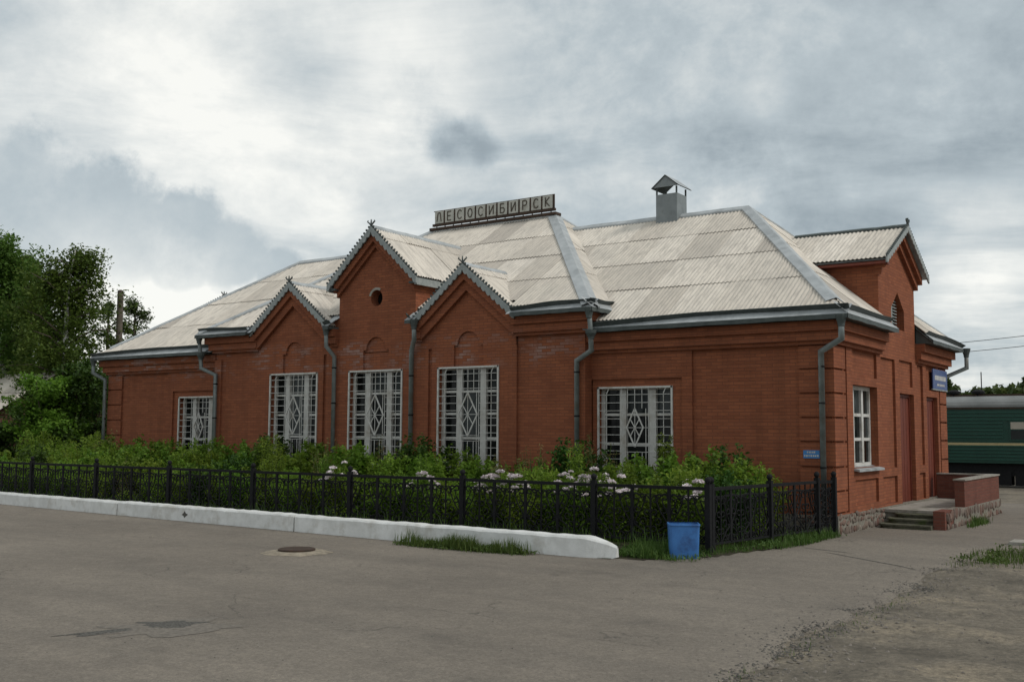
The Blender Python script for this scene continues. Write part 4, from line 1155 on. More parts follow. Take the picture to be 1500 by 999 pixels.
# --- porch, steps and parapet at the side doors
P = empty('porch', (0, 0, 0)); tag(P, 'concrete porch with rubble stone base and red brick parapet beside the doors', 'porch')
MB().box(.05, 1.52, 3.45, 9.05, -.2, .30).build('porch_base', 'mortar', P)
MB().box(.05, 1.545, 3.40, 9.07, .30, .365).build('porch_slab', 'concrete', P)
for k, (zz, yy, xx) in enumerate(((.10, 2.35, .18), (.20, 2.72, .26), (.29, 3.08, .34))):
    arc = [(1.32, 3.46), (1.32, yy), (xx+.25, yy), (xx+.1, yy+.07), (xx, yy+.22), (xx-.02, 3.46)]
    m = MB(); m.extr(arc, lambda a, b, d: (a, b, d), -.2 if k == 0 else zz-.099, zz-.03); m.build('step_riser', 'mossy', P)
    arc2 = [(a if a > 1.2 else a-.03, b if b > 3.4 else b-.03) for a, b in arc]
    m = MB(); m.extr(arc2, lambda a, b, d: (a, b, d), zz-.03, zz+.005); m.build('step', 'mossy', P)
MB().box(1.325, 1.57, 2.55, 3.39, -.2, .42).build('pier', 'brick_porch', P)
pb = MB().box(1.30, 1.585, 3.395, 9.05, -.2, .40); pb = pb.build('parapet_base', 'mortar', P)
stones_on(pb, 2.62, 9.02, -.03, .41, FS, 1.585, .2)
MB().box(1.34, 1.56, 4.68, 9.0, .40, 1.02).build('parapet', 'brick_porch', P)
MB().box(1.31, 1.59, 4.65, 9.03, 1.02, 1.055).build('parapet_cap', 'concrete', P)
MB().box(.02, 1.338, 8.76, 8.99, .366, 1.02).build('parapet', 'brick_porch', P)
MB().box(.02, 1.308, 8.73, 9.02, 1.02, 1.052).build('parapet_cap', 'concrete', P)

# --- signs
S = empty('roof_sign', (CX, YM, 8.85)); tag(S, 'station name sign of eleven dark letters on pale panels along the ridge', 'sign')
sx0, sx1 = -14.9, -10.18; pw = (sx1-sx0)/11; sz0, sz1 = 9.03, 9.44; sy = YM - .12
MB().box(sx0-.06, sx1+.06, sy-.03, sy+.05, sz0-.09, sz0-.01).build('base_rail', 'rust', S)
MB().box(sx0-.03, sx1+.03, sy+.0, sy+.03, sz1, sz1+.022).build('top_rail', 'rust', S)
MB().box(sx0-.15, sx1+.12, sy-.08, sy+.25, 8.80, 8.885).build('sleeper', 'rust', S)
for k in range(14):
    x = sx0 + .1 + k*(sx1-sx0-.2)/13; MB().box(x-.012, x+.012, sy-.005, sy+.02, 8.885, sz0-.09).build('strut', 'rust', S)
def stroke(m, pts, w=.034):
    for a, b in zip(pts, pts[1:]): m.bar(a, b, w, .012, (0, 1, 0))
LET = {
 'Л': [[(.08, 0), (.3, 1), (.72, 1), (.92, 0)]], 'Е': [[(.85, 1), (.15, 1), (.15, 0), (.85, 0)], [(.15, .52), (.75, .52)]],
 'С': [[(.88, .82), (.7, .97), (.45, 1), (.2, .85), (.1, .5), (.2, .15), (.45, 0), (.7, .03), (.88, .18)]],
 'О': [[(.5, 1), (.22, .88), (.08, .5), (.22, .12), (.5, 0), (.78, .12), (.92, .5), (.78, .88), (.5, 1)]],
 'И': [[(.12, 1), (.12, 0), (.88, 1), (.88, 0)]], 'Б': [[(.82, 1), (.15, 1), (.15, 0), (.7, 0), (.88, .15), (.88, .4), (.7, .55), (.15, .55)]],
 'Р': [[(.18, 0), (.18, 1), (.7, 1), (.88, .88), (.88, .6), (.7, .47), (.18, .47)]], 'К': [[(.15, 1), (.15, 0)], [(.85, 1), (.2, .5), (.88, 0)]]}
for k, chh in enumerate('ЛЕСОСИБИРСК'):
    x0 = sx0 + k*pw + .035; x1 = sx0 + (k+1)*pw - .035
    pn = MB().box(x0, x1, sy-.02, sy+.02, sz0, sz1).build('letter_panel', 'lettergrey', S)
    MB().box(x1+.004, x1+.064, sy-.005, sy+.03, sz0-.01, sz1).build('panel_post', 'rust', S)
    m = MB()
    for st in LET[chh]: stroke(m, [(x0+.075+(x1-x0-.15)*a, sy-.027, sz0+.06+(sz1-sz0-.12)*b) for a, b in st])
    m.build('letter', 'letterdark', pn)

s1 = empty('wall_sign', (.05, 9.6, 3.65)); tag(s1, 'blue rectangular sign with white band high on the brick side wall', 'sign')
MB().box(.02, .05, 8.55, 10.25, 3.38, 3.93).build('board', 'signblue', s1)
MB().box(.015, .046, 8.50, 10.30, 3.345, 3.379).build('frame', 'trim', s1)
m = MB(); u = 8.75
while u < 10.1:
    w = random.uniform(.07, .13); m.box(.05, .054, u, u+w, 3.63, 3.76); u += w + .035
m.build('lettering', 'white', s1)
m = MB(); u = 9.0
while u < 9.9:
    w = random.uniform(.04, .08); m.box(.05, .054, u, u+w, 3.47, 3.53); u += w + .03
m.build('lettering', 'white', s1)
s2 = empty('address_plate', (-.5, -.02, 1.7)); tag(s2, 'small blue address plate with white lettering beside the corner downpipe', 'sign')
MB().box(-.68, -.33, -.025, -.004, 1.59, 1.76).build('plate', 'signblue2', s2)
m = MB()
for z, a, b in ((1.70, -.6, -.42), (1.625, -.66, -.36)):
    u = a
    while u < b: w = random.uniform(.022, .04); m.box(u, u+w, -.029, -.025, z, z+.036); u += w + .016
m.build('lettering', 'white', s2)

# ------------------------------------------------------------------ kerb, fence, bin, manhole
def soil_sheet():
    ring = [(-30, -5.0), (-22.5, -5.15), (-9.9, -5.65), (-2.3, -5.95), (-1.5, -5.85), (-.45, -4.95), (-.02, -3.2), (.12, -1.9), (.02, -.35), (-.1, .0), (-30, .2)]
    m = MB(); i0 = 0
    xs = np.arange(-30, .5, .3); ys = np.arange(-6, .31, .3)
    def inside(x, y):
        c = False; n = len(ring)
        for k in range(n):
            (x1, y1), (x2, y2) = ring[k], ring[(k+1) % n]
            if (y1 > y) != (y2 > y) and x < (x2-x1)*(y-y1)/(y2-y1)+x1: c = not c
        return c
    return grid_sheet('garden_bed', [float(a) for a in np.arange(-30, .6, .12)], [float(a) for a in np.arange(-6.1, .3, .12)],
                      lambda x, y: (max(gz(x, y), -.05) + .045 if x < -2.4 else gz(x, y) + .022) + (.03 if x < -2.4 else .012)*fb(x, y, .8, 2.0), 'soil', inside)
tag(soil_sheet(), kind='structure')

KP = [(-30.0, -4.95), (-16.6, -5.52), (-9.95, -5.79), (-1.95, -6.03)]
klabels = ['white painted concrete kerb beam at the left edge behind the yard', 'middle white painted concrete kerb beam with a dark chip in its face', 'long white painted kerb beam with pointed end beside the blue bin']
for k in range(3):
    a, b = Vector((*KP[k], 0)), Vector((*KP[k+1], 0)); t = (b-a).normalized(); n = Vector((-t.y, t.x, 0))
    a2 = a + t*(.02 if k else 0); b2 = b - t*.02
    m = MB(); zt = .285 + (.01 if k == 1 else 0); NS = 60
    L = (b2-a2).length; rows = []
    for i in range(NS+1):
        f = i/NS; c = a2.lerp(b2, f); wob = .010*math.sin(i*1.7+k)+.008*math.sin(i*.6)+random.uniform(-.006, .006)
        nose = 0.0
        if k == 2 and f > .92: nose = (f-.92)/.08
        top = zt - .13*nose**1.6 + wob*.5; wid0 = .0 + .155*nose**1.3; wid1 = .36 - .155*nose**1.3; bot = -.16 + .12*nose**2
        rows.append([c + n*(wid0-.02+wob*.4) + Vector((0, 0, bot)), c + n*(wid0) + Vector((0, 0, top-.035)), c + n*(wid0+.03) + Vector((0, 0, top)), c + n*(wid1-.03) + Vector((0, 0, top)), c + n*wid1 + Vector((0, 0, top-.035)), c + n*(wid1+.02) + Vector((0, 0, bot))])
    i0 = len(m.v)
    for r in rows: m.v += [tuple(q) for q in r]
    for i in range(NS):
        for j in range(6): m.f.append((i0+i*6+j, i0+i*6+(j+1) % 6, i0+(i+1)*6+(j+1) % 6, i0+(i+1)*6+j))
    m.f.append(tuple(range(i0, i0+6))); m.f.append(tuple(range(i0+NS*6, i0+NS*6+6))[::-1])
    o = m.build('kerb_beam', 'kerb', None, loc=tuple(a))
    tag(o, klabels[k], 'kerb', 'white kerb beams in front of the garden')
    if k == 1:
        c = a.lerp(b, .42); MB().extr([(-.11, 0), (-.03, .05), (.0, .09), (.05, .04), (.13, .02), (.05, -.03), (.0, -.07), (-.04, -.02)], lambda u, v, d: tuple(c + t*u + n*(d-.008) + Vector((0, 0, .1+v))), -.004, .02).build('chip', 'gravel', o, loc=tuple(a))

def fence(name, posts, label, z0=.06, zt=1.15, dense=False):
    """cast-iron fence: posts with ball tops, panels of rails, tree-like bars and scrolls"""
    F = empty(name, (posts[0][0], posts[0][1], 0)); tag(F, label, 'fence', 'black iron garden fence runs')
    for i, (x, y) in enumerate(posts):
        p = MB().box(x-.05, x+.05, y-.05, y+.05, -.15, zt+.06).build('post', 'iron', F)
        MB().lathe([(.03, 0), (.035, .02), (.055, .05), (.06, .08), (.05, .11), (.02, .135)], (x, y, zt+.05), 10).build('ball', 'iron', p, loc=tuple(wloc(F)), smooth=True)
    for (x0, y0), (x1, y1) in zip(posts, posts[1:]):
        a = Vector((x0, y0, 0)); b = Vector((x1, y1, 0)); L = (b-a).length; t = (b-a).normalized()
        a = a + t*.06; L -= .12
        pt = lambda u, z: tuple(a + t*u + Vector((0, 0, z)))
        pn = MB().bar(pt(0, zt-.03), pt(L, zt-.03), .045, .06).bar(pt(0, z0+.1), pt(L, z0+.1), .03, .04).bar(pt(0, zt-.17), pt(L, zt-.17), .014, .018).build('fence_panel', 'iron', F)
        nu = max(1, int(round(L/.78))); un = L/nu; off = tuple(wloc(F))
        for k in range(nu+1):
            if 0 < k < nu: MB().bar(pt(k*un, z0+.1), pt(k*un, zt-.04), .062, .03, tuple(t.cross(Vector((0, 0, 1))))).build('bar', 'iron', pn, loc=off)
            if k < nu:
                for q_, w_ in (((.25, .014), (.5, .026), (.75, .014)) if dense else ((.5, .026),)): MB().bar(pt((k+q_)*un, z0+.1), pt((k+q_)*un, zt-.04), w_, w_).build('bar', 'iron', pn, loc=off)
            m = MB()
            for s in (1, -1):
                q = lambda u, z: pt(min(L, max(0, k*un + s*u*un)), z)
                m.tube([q(0, .42), q(.12, .55), q(.25, .70), q(.34, .86), q(.37, .97)], .014, 5)
                m.tube([q(0, .52), q(.06, .68), q(.15, .80), q(.20, .92)], .012, 5)
                m.tube([q(0, .50), q(.14, .40), q(.28, .33), q(.40, .22), q(.47, .16)], .014, 5)
                m.tube([q(0, .34), q(.10, .28), q(.20, .20)], .012, 5)
                for cu, cz, r in ((.12, .95, .055), (.38, .90, .06), (.27, .96, .035), (.30, .50, .06), (.16, .24, .045), (.13, .70, .05), (.40, .66, .05), (.42, .36, .05), (.10, .44, .035), (.30, .24, .04)):
                    m.tube([q(cu + r/un*math.cos(w), cz + r*math.sin(w)) for w in np.linspace(0, 5.4, 9)], .013, 4)
            m.build('scroll', 'iron', pn, loc=off)
    return F
FX = [-.77, -3.16, -6.29, -9.45, -12.62, -15.78, -18.92, -22.05, -25.2, -28.3]
fence('iron_fence', [(x, -4.6) for x in FX], 'long black cast iron fence with scrolls behind the white kerb')
fence('iron_fence', [(-.77, -4.72), (-.47, -2.55), (-.2, -.62), (.0, -.16)], 'short black cast iron fence run from the blue bin to the building corner', dense=True)

bn = empty('litter_bin', (-1.0, -5.3, -.05)); tag(bn, 'blue painted metal litter bin standing at the fence corner', 'bin')
ang = math.radians(30); ca, sa = math.cos(ang), math.sin(ang)
def binpt(u, v, z): return (-1.0 + u*ca - v*sa, -5.25 + u*sa + v*ca, z)
def ringbin(m, hw, hd, z, rr=.05):
    pts = []
    for sx, sy, a0 in ((1, 1, 0), (-1, 1, 90), (-1, -1, 180), (1, -1, 270)):
        for k in range(4):
            a = math.radians(a0 + 30*k); pts.append(binpt(sx*(hw-rr) + rr*math.cos(a), sy*(hd-rr) + rr*math.sin(a), z))
    i = len(m.v); m.v += pts; return i
m = MB(); rs = [ringbin(m, .235, .2, -.10), ringbin(m, .25, .215, .20), ringbin(m, .262, .225, .54), ringbin(m, .252, .215, .54), ringbin(m, .225, .19, .05)]
for p, q in zip(rs, rs[1:]):
    for j in range(16): m.f.append((p+j, p+(j+1) % 16, q+(j+1) % 16, q+j))
m.f.append(tuple(range(rs[-1], rs[-1]+16)))
m.build('bin_body', 'blue', bn, recalc=True)
m = MB(); rs = [ringbin(m, .268, .232, .52), ringbin(m, .272, .236, .535), ringbin(m, .268, .232, .555), ringbin(m, .25, .214, .555)]
for p, q in zip(rs, rs[1:]):
    for j in range(16): m.f.append((p+j, p+(j+1) % 16, q+(j+1) % 16, q+j))
m.build('rim', 'blue', bn, recalc=False)

mh = empty('manhole', (-7.1, -8.4, -.09)); tag(mh, 'round iron manhole lid in broken concrete collar on the asphalt', 'manhole')
m = MB(); n = 36; zc = -.085; c = (-7.1, -8.45)
for r, z in ((.0, .05), (.30, .05), (.45, .045), (.62, .012)):
    for k in range(n):
        a = 2*math.pi*k/n; q = r*(1 + (.16*fb(math.cos(a)*2, math.sin(a)*2, 1.0, 9.0) if r > .4 else 0)); m.v.append((c[0]+q*math.cos(a), c[1]+q*math.sin(a), zc+z))
for j in range(3):
    for k in range(n): m.f.append((j*n+k, j*n+(k+1) % n, (j+1)*n+(k+1) % n, (j+1)*n+k))
m.build('collar', 'collar', mh, recalc=False)
MB().lathe([(.33, .03), (.335, .075), (.31, .085), (.3, .08)], (c[0], c[1], zc), 28).build('lid', 'rust', mh)

sl = MB().box(3.25, 4.5, .1, .75, -.1, .07).build('concrete_cover', 'concrete', None, loc=(3.85, .4, 0)); tag(sl, 'flat pale concrete cover slab lying beside the right grass patch', 'slab')

# ------------------------------------------------------------------ plants
def leaves(P, L, Wd, normals_up=.55, rng=RNG, droop=0.0):
    """rhombic leaves: centres P (n,3), length L, width Wd"""
    n = len(P)
    nr = rng.normal(size=(n, 3)); nr[:, 2] = np.abs(nr[:, 2]) + normals_up; nr /= np.linalg.norm(nr, axis=1)[:, None]
    d = rng.normal(size=(n, 3)); d[:, 2] -= droop; d -= nr*np.sum(d*nr, 1)[:, None]; d /= np.linalg.norm(d, axis=1)[:, None]
    s = np.cross(nr, d)
    ln = (L*rng.uniform(.6, 1.25, n))[:, None]; wd = (Wd*rng.uniform(.7, 1.2, n))[:, None]
    return np.stack([P - d*ln*.5, P + s*wd*.5 + nr*ln*.06, P + d*ln*.5 - nr*ln*.08, P - s*wd*.5 + nr*ln*.06], 1)

def shrub_proto(seed, h, w, n, L, Wd, mat, stems=16, upright=.5, flower=None, nfl=0, spread=.07):
    rng = np.random.default_rng(seed); P = []; st = MB(); tips = []
    for k in range(stems):
        a = rng.uniform(0, 6.283); r = w*.5*math.sqrt(rng.uniform(.03, 1)); hh = h*rng.uniform(.62, 1.0)*(1-.25*(r/(w*.5))**2)
        p0 = np.array([r*.35*math.cos(a), r*.35*math.sin(a), 0]); p2 = np.array([r*math.cos(a), r*math.sin(a), hh]); p1 = (p0+p2)/2*np.array([.75, .75, 1]) + np.array([0, 0, hh*.18*(1-upright)])
        q = lambda t: (1-t)**2*p0 + 2*t*(1-t)*p1 + t*t*p2
        st.tube([tuple(q(t)) for t in (0, .35, .7, 1)], [.009, .007, .005, .003], 4, cap=False); tips.append(q(1.0))
        ts = rng.uniform(.06, 1.0, n//stems)**.8
        sp = spread*(1.6-.9*ts)
        P.append(np.stack([q(t) for t in ts]) + rng.normal(size=(len(ts), 3))*np.stack([sp, sp, sp*.8], 1))
    P = np.concatenate(P); P[:, 2] = np.maximum(P[:, 2], .02)
    Q = leaves(P, L, Wd, rng=rng)
    res = {'foliage': quads_mesh('foliage', Q, mat), 'stem': st.mesh('stem', 'stem', recalc=False)}
    if flower:
        k = 40; v = rng.normal(size=(k, 3)); v /= np.linalg.norm(v, axis=1)[:, None]; v[:, 2] = np.abs(v[:, 2])*.8
        res['flower_head'] = quads_mesh('flower_head', leaves(v*np.array([.055, .055, .048]), .045, .042, rng=rng), flower); res['tips'] = tips[:nfl]
    return res

def grass_quads(n, xf, yf, h, wdt, zf, rng, lean=.35):
    x = np.array([0.0]*n); y = np.array([0.0]*n)
    for i in range(n): x[i], y[i] = xf(rng), 0; y[i] = yf(rng, x[i])
    z = np.array([zf(a, b) for a, b in zip(x, y)]); hh = h*rng.uniform(.25, 1.25, n)*(.55 + .75*np.clip(np.array([fb(a_, b_, 1.7, 6.0) for a_, b_ in zip(x, y)])+.5, 0, 1)); a = rng.uniform(0, 6.283, n); l = lean*rng.uniform(.2, 1.3, n)*hh
    b = np.stack([x, y, z], 1); dx = np.stack([np.cos(a), np.sin(a), 0*a], 1); sx = np.stack([-np.sin(a), np.cos(a), 0*a], 1)*(wdt*.5)
    mid = b + dx*(l*.3)[:, None] + np.array([0, 0, 1.])*(hh*.6)[:, None]; tip = b + dx*l[:, None] + np.array([0, 0, 1.])*hh[:, None]
    return np.concatenate([np.stack([b - sx, b + sx, mid + sx*.8, mid - sx*.8], 1), np.stack([mid - sx*.8, mid + sx*.8, tip + sx*.12, tip - sx*.12], 1)])

def grass_object(name, Q, label, weeds=0):
    if weeds:
        r_ = np.random.default_rng(77); b_ = Q[r_.integers(0, len(Q)//2, weeds), 0]; c_ = b_[r_.integers(0, max(1, weeds//14), weeds)]
        P_ = c_ + r_.normal(size=(weeds, 3))*np.array([.08, .08, .03]); P_[:, 2] = c_[:, 2] + np.abs(P_[:, 2]-c_[:, 2]) + .03
        Q = np.concatenate([Q, leaves(P_, .075, .035, rng=r_)])
    o = bpy.data.objects.new(name, quads_mesh(name, Q, 'grass')); COL.objects.link(o); return tag(o, label, 'grass', kind='stuff')

protos = {
 'broad': [shrub_proto(11, 1.55, 1.15, 2600, .115, .065, 'leaf'), shrub_proto(12, 1.4, 1.25, 2600, .10, .06, 'leaf')],
 'bright': [shrub_proto(21, 1.45, 1.1, 3000, .085, .04, 'leaf_bright', 22, .8), shrub_proto(22, 1.3, 1.2, 3000, .09, .035, 'leaf_bright', 22, .8)],
 'dark': [shrub_proto(31, 1.7, 1.2, 3200, .09, .055, 'leaf_dark', 20, .4)],
 'stalk': [shrub_proto(41, 1.6, .7, 1500, .12, .022, 'leaf_bright', 16, 1.0, spread=.05)],
 'phlox': [shrub_proto(51, 1.16, .75, 1300, .10, .03, 'leaf', 15, 1.0, 'petal', 11, .05), shrub_proto(52, 1.05, .6, 1000, .10, .03, 'leaf', 12, 1.0, 'petal', 8, .05)],
 'big': [shrub_proto(71, 1.0, 1.1, 420, .24, .15, 'leaf', 14, .4)],
 'dry': [shrub_proto(81, 1.7, .8, 420, .13, .018, 'leaf_dry', 14, 1.0, spread=.05)],
 'low': [shrub_proto(61, .75, .9, 1700, .09, .05, 'leaf', 16, .4), shrub_proto(62, .6, .8, 1500, .08, .04, 'leaf_bright', 16, .4)],
}
KIND = {'broad': ('leafy_shrub', 'broad leaved green shrub'), 'bright': ('leafy_shrub', 'light feathery bush'), 'dark': ('leafy_shrub', 'dense dark bush'),
        'stalk': ('tall_weed', 'clump of tall stalks'), 'phlox': ('phlox_plant', 'pale pink flowering plant'), 'low': ('low_plant', 'low leafy plant'), 'big': ('large_leaf_plant', 'large leaved plant'), 'dry': ('dry_weed', 'straw coloured dry stalks')}
FEAT = [(-.5, 'corner downpipe'), (-2.2, 'right wing blank panel'), (-4.75, 'right wing window'), (-6.1, 'centre right downpipe'), (-7.3, 'wall beside right gable'),
        (GX[2], 'right gable window'), (-11.1, 'pipe right of tall gable'), (GX[1], 'tall gable window'), (-14.2, 'pipe left of tall gable'), (GX[0], 'left gable window'),
        (-17.9, 'wall beside left gable'), (-19.3, 'centre left downpipe'), (-20.5, 'left wing window'), (-23.5, 'left wing blank panel'), (-26.5, 'bush left of station')]
PLANTS = {}
def plant(kind, x, y, s=1.0, sz=1.0):
    me = random.choice(protos[kind]); nm, txt = KIND[kind]
    xf_ = x + y*0.75               # the wall feature behind it, seen from the yard
    ft = min(FEAT, key=lambda f: abs(f[0]-xf_))[1]
    rowt = 'by the wall' if y > -1.6 else ('in mid bed' if y > -3.1 else 'behind fence')
    r = empty(nm, (x, y, gz(x, y) + .04)); r.rotation_euler[2] = random.uniform(0, 6.28); r.scale = (s, s, s*sz)
    for k, mm in me.items():
        if k == 'tips': continue
        if k == 'flower_head':
            for t in me['tips']:
                o = bpy.data.objects.new(k, mm); COL.objects.link(o); o.parent = r; o.location = (t[0], t[1], t[2]+.03)
                o.rotation_euler[2] = random.uniform(0, 6.28); q = random.uniform(.75, 1.25); o.scale = (q, q, q)
            continue
        o = bpy.data.objects.new(k, mm); COL.objects.link(o); o.parent = r
    tag(r, None, 'flower' if kind == 'phlox' else 'shrub', 'plants in the fenced garden')
    PLANTS.setdefault(f'{txt} {rowt}, before the {ft}', []).append(r)
def label_plants():
    words = {1: [''], 2: [', left one', ', right one'], 3: [', left one', ', middle one', ', right one']}
    for lab, rs in PLANTS.items():
        rs.sort(key=lambda o: o.location.x - o.location.y*.5)
        ws = words.get(len(rs)) or [f', {q} from left' for q in ('first', 'second', 'third', 'fourth', 'fifth', 'sixth', 'seventh')]
        for o, w_ in zip(rs, ws): o['label'] = lab + w_
for y0, y1, dx0, dx1, mixk, s0, s1 in ((-1.3, -.7, .62, .85, [4, 4, 1.2, 2, 0], 1.12, 1.36), (-2.3, -1.6, .62, .85, [4, 5, 1, 1.6, .4], 1.06, 1.28),
                                       (-3.2, -2.6, .65, .9, [3, 5, .6, 1.2, 2], .9, 1.1), (-4.15, -3.6, .62, .85, [3, 4, .3, .3, 4], .72, .92)):
    x = -27.6 + random.uniform(0, .5)
    while x < -1.15:
        k = random.choices(['broad', 'bright', 'dark', 'stalk', 'low', 'big', 'dry'], mixk + [1.1, .9])[0]
        if -3.4 < x < -1.6 and y1 > -2: k = random.choice(['dark', 'broad'])
        f = 1.08 if (-3.6 < x < -1.4 or x < -19) else (.86 if -8.5 < x < -6.8 else 1.0)
        if k == 'low' and y0 > -3: f *= 1.4
        if y1 < -3 and (-6.5 < x < -5.2 or -4.2 < x < -2.8): k = 'low'
        plant(k, x, random.uniform(y0, y1), random.uniform(s0, s1)*f)
        x += random.uniform(dx0, dx1)
for x, y in ((-5.95, -4.15), (-5.55, -4.0), (-5.75, -3.7), (-6.3, -3.95), (-3.75, -4.1), (-3.45, -3.95), (-3.6, -3.6), (-4.1, -3.8), (-2.95, -4.0), (-7.6, -4.1), (-8.3, -3.7), (-2.1, -3.0), (-4.9, -2.6), (-1.35, -4.1), (-10.2, -4.15)):
    plant('phlox', x, y, random.uniform(1.08, 1.26))

label_plants()
rg = np.random.default_rng(5)
grass_object('kerb_grass', grass_quads(2600, lambda r: -5.1 + 1.6*r.uniform(-1, 1)*math.sqrt(r.uniform(.2, 1)), lambda r, x: -6.12 - abs(r.normal())*.13, .24, .012, lambda a, b: gz(a, b), rg), 'tuft of long grass growing against the kerb front', 1400)
grass_object('corner_grass', grass_quads(4200, lambda r: r.uniform(-2.2, .2), lambda r, x: r.uniform(-5.75 if x < -.6 else -5.0 + (x+.6)*2.6, -.4 if x > -.9 else -4.6), .17, .011, lambda a, b: gz(a, b) + .02, rg), 'short grass around the bin and the side fence foot', 1500)
grass_object('right_grass', grass_quads(3800, lambda r: r.uniform(3.0, 6.5), lambda r, x: -2.0 + .55*(x-3) + r.normal()*.75 - .4, .10, .010, lambda a, b: ground_z(a, b) + .01, rg), 'worn grass patch at the edge of the dirt', 900)
grass_object('bed_grass', grass_quads(9000, lambda r: r.uniform(-28, -.9), lambda r, x: r.uniform(-5.3, -.3), .32, .012, lambda a, b: .05, rg), 'long grass filling the garden bed')
grass_object('edge_grass', grass_quads(260, lambda r: r.normal()*.12 + 3.15, lambda r, x: r.uniform(-15, -7), .045, .008, lambda a, b: ground_z(a, b), rg), 'sparse grass sprouting along the broken asphalt edge')
grass_object('porch_grass', grass_quads(420, lambda r: 1.78 + abs(r.normal())*.09, lambda r, x: 4.6 + r.normal()*.5, .2, .014, lambda a, b: 0.0, rg), 'grass tuft at the foot of the stone porch')

# ------------------------------------------------------------------ trees, pole, shed on the left
def at(px, D, z=0.0):
    p = Vector((6.986, -22.061, 2.09)) + (fw + r2*((px-750)/1540))*D
    return (p.x, p.y, z)

def tree(name, label, loc, h, rad, n, L, Wd, leafm, bark, seed, crown0=.25, hang=0.0, trunks=1, limbs=22, group=None, sparse=1.0, shape=1.0):
    rng = np.random.default_rng(seed); T = empty(name, (loc[0], loc[1], -.1)); tag(T, label, 'tree' if h > 4 else 'bush', group)
    base = np.array([loc[0], loc[1], -.1]); tr = MB(); lb = MB(); C = []
    for t in range(trunks):
        lean = rng.normal(size=2)*.05*h*(1.6 if trunks > 1 else .6); r0 = .020*h*(1/math.sqrt(trunks))
        tp = lambda f: base + np.array([lean[0]*f**1.4 + .02*h*math.sin(5*f+t), lean[1]*f**1.4 + .02*h*math.cos(4*f+t), h*.95*f])
        tr.tube([tuple(tp(f)) for f in np.linspace(0, 1, 9)], [r0*(1-.92*f)+.012 for f in np.linspace(0, 1, 9)], 8, cap=False)
        for k in range(limbs//trunks):
            f = crown0 + (1-crown0)*((k+rng.uniform(0, 1))/(limbs//trunks)); f = min(.98, f)
            p0 = tp(f); a = rng.uniform(0, 6.283); e = math.sin(math.pi*min(1, max(.0, (f-crown0*.6)/(1-crown0*.6))**shape*.82 + .12))
            ln = rad*(.45 + .65*rng.uniform())*max(.28, e); rise = ln*rng.uniform(.15, .7)
            p2 = p0 + np.array([ln*math.cos(a), ln*math.sin(a), rise]); pm = (p0+p2)/2 + np.array([0, 0, .12*ln])
            lb.tube([tuple(p0), tuple(pm), tuple(p2)], [r0*.32*(1-f*.5), r0*.18, .01], 5, cap=False)
            for s in np.linspace(.25, 1.05, 7):
                C.append(p0*(1-s) + p2*s + rng.normal(size=3)*ln*.13)
    C = np.array(C); m = len(C)
    tr.build('trunk', bark, T, smooth=True, recalc=False); lb.build('limb', 'bark', T, smooth=True, recalc=False)
    per = max(1, n//m); idx = np.repeat(np.arange(m), per)
    wgt = rng.uniform(0, 1, m) < sparse
    idx = idx[wgt[idx]]
    sc = (.055*rad + .10)*rng.uniform(.6, 1.5, m)[idx]
    P = C[idx] + np.clip(rng.normal(size=(len(idx), 3)), -1.5, 1.5)*sc[:, None]*np.array([1, 1, .75])
    if hang:
        # strands: leaves fall from the cluster along a few hanging lines
        sid = rng.integers(0, 5, len(idx)); so = rng.normal(size=(m, 5, 2))*.09*rad
        dn = rng.uniform(0, 1, len(idx))**1.3*hang*rng.uniform(.5, 1.2, m)[idx]
        half = rng.uniform(0, 1, len(idx)) < .7
        P[half, 0] = C[idx[half], 0] + so[idx[half], sid[half], 0] + rng.normal(size=half.sum())*.07
        P[half, 1] = C[idx[half], 1] + so[idx[half], sid[half], 1] + rng.normal(size=half.sum())*.07
        P[half, 2] = C[idx[half], 2] - dn[half]
    P[:, 2] = np.maximum(P[:, 2], .15)
    Q = leaves(P - np.array([loc[0], loc[1], -.1]), L, Wd, .8, rng, droop=1.2 if hang else .3)
    o = bpy.data.objects.new('crown', quads_mesh('crown', Q, leafm)); COL.objects.link(o); o.parent = T
    return T
tree('birch_tree', 'tall birch with drooping branches, nearest the left picture edge', at(12, 50), 12.0, 3.3, 40000, .155, .12, 'leaf_birch', 'birchbark', 101, .15, 1.5, limbs=44, group='birches left of the station')
tree('birch_tree', 'tall birch with drooping branches, right one of the pair on the left', at(88, 47), 10.9, 2.75, 30000, .15, .115, 'leaf_birch', 'birchbark', 102, .15, 1.4, limbs=44, group='birches left of the station')
tree('birch_tree', 'birch behind the left pair, mostly hidden by their crowns', at(48, 56), 12.0, 2.8, 34000, .17, .13, 'leaf_birch', 'birchbark', 103, .15, 1.5, limbs=40, group='birches left of the station')
tree('broadleaf_tree', 'thin young tree with sparse crown right of the wooden pole', at(198, 56), 9.6, 2.0, 9000, .14, .10, 'leaf_far', 'bark', 104, .25, .3, limbs=26, sparse=.8)
tree('broadleaf_tree', 'slender young tree between the birches and the wooden pole', at(158, 54), 9.3, 1.5, 6000, .14, .10, 'leaf_far', 'bark', 105, .25, .4, limbs=18, sparse=.7)
tree('broadleaf_tree', 'dense dark maple bush beside the left end of the station', at(112, 41), 4.9, 1.9, 16000, .14, .11, 'leaf_dark', 'bark', 106, .05, 0, trunks=4, limbs=36)
tree('broadleaf_tree', 'rounded green bush right of the corrugated shed', at(80, 40), 4.2, 1.3, 13000, .14, .11, 'leaf', 'bark', 107, .05, 0, trunks=4, limbs=32)
tree('broadleaf_tree', 'dark bush squeezed between the maple and the station wall', at(140, 46), 4.6, 1.6, 12000, .14, .11, 'leaf_dark', 'bark', 108, .03, 0, trunks=4, limbs=30)
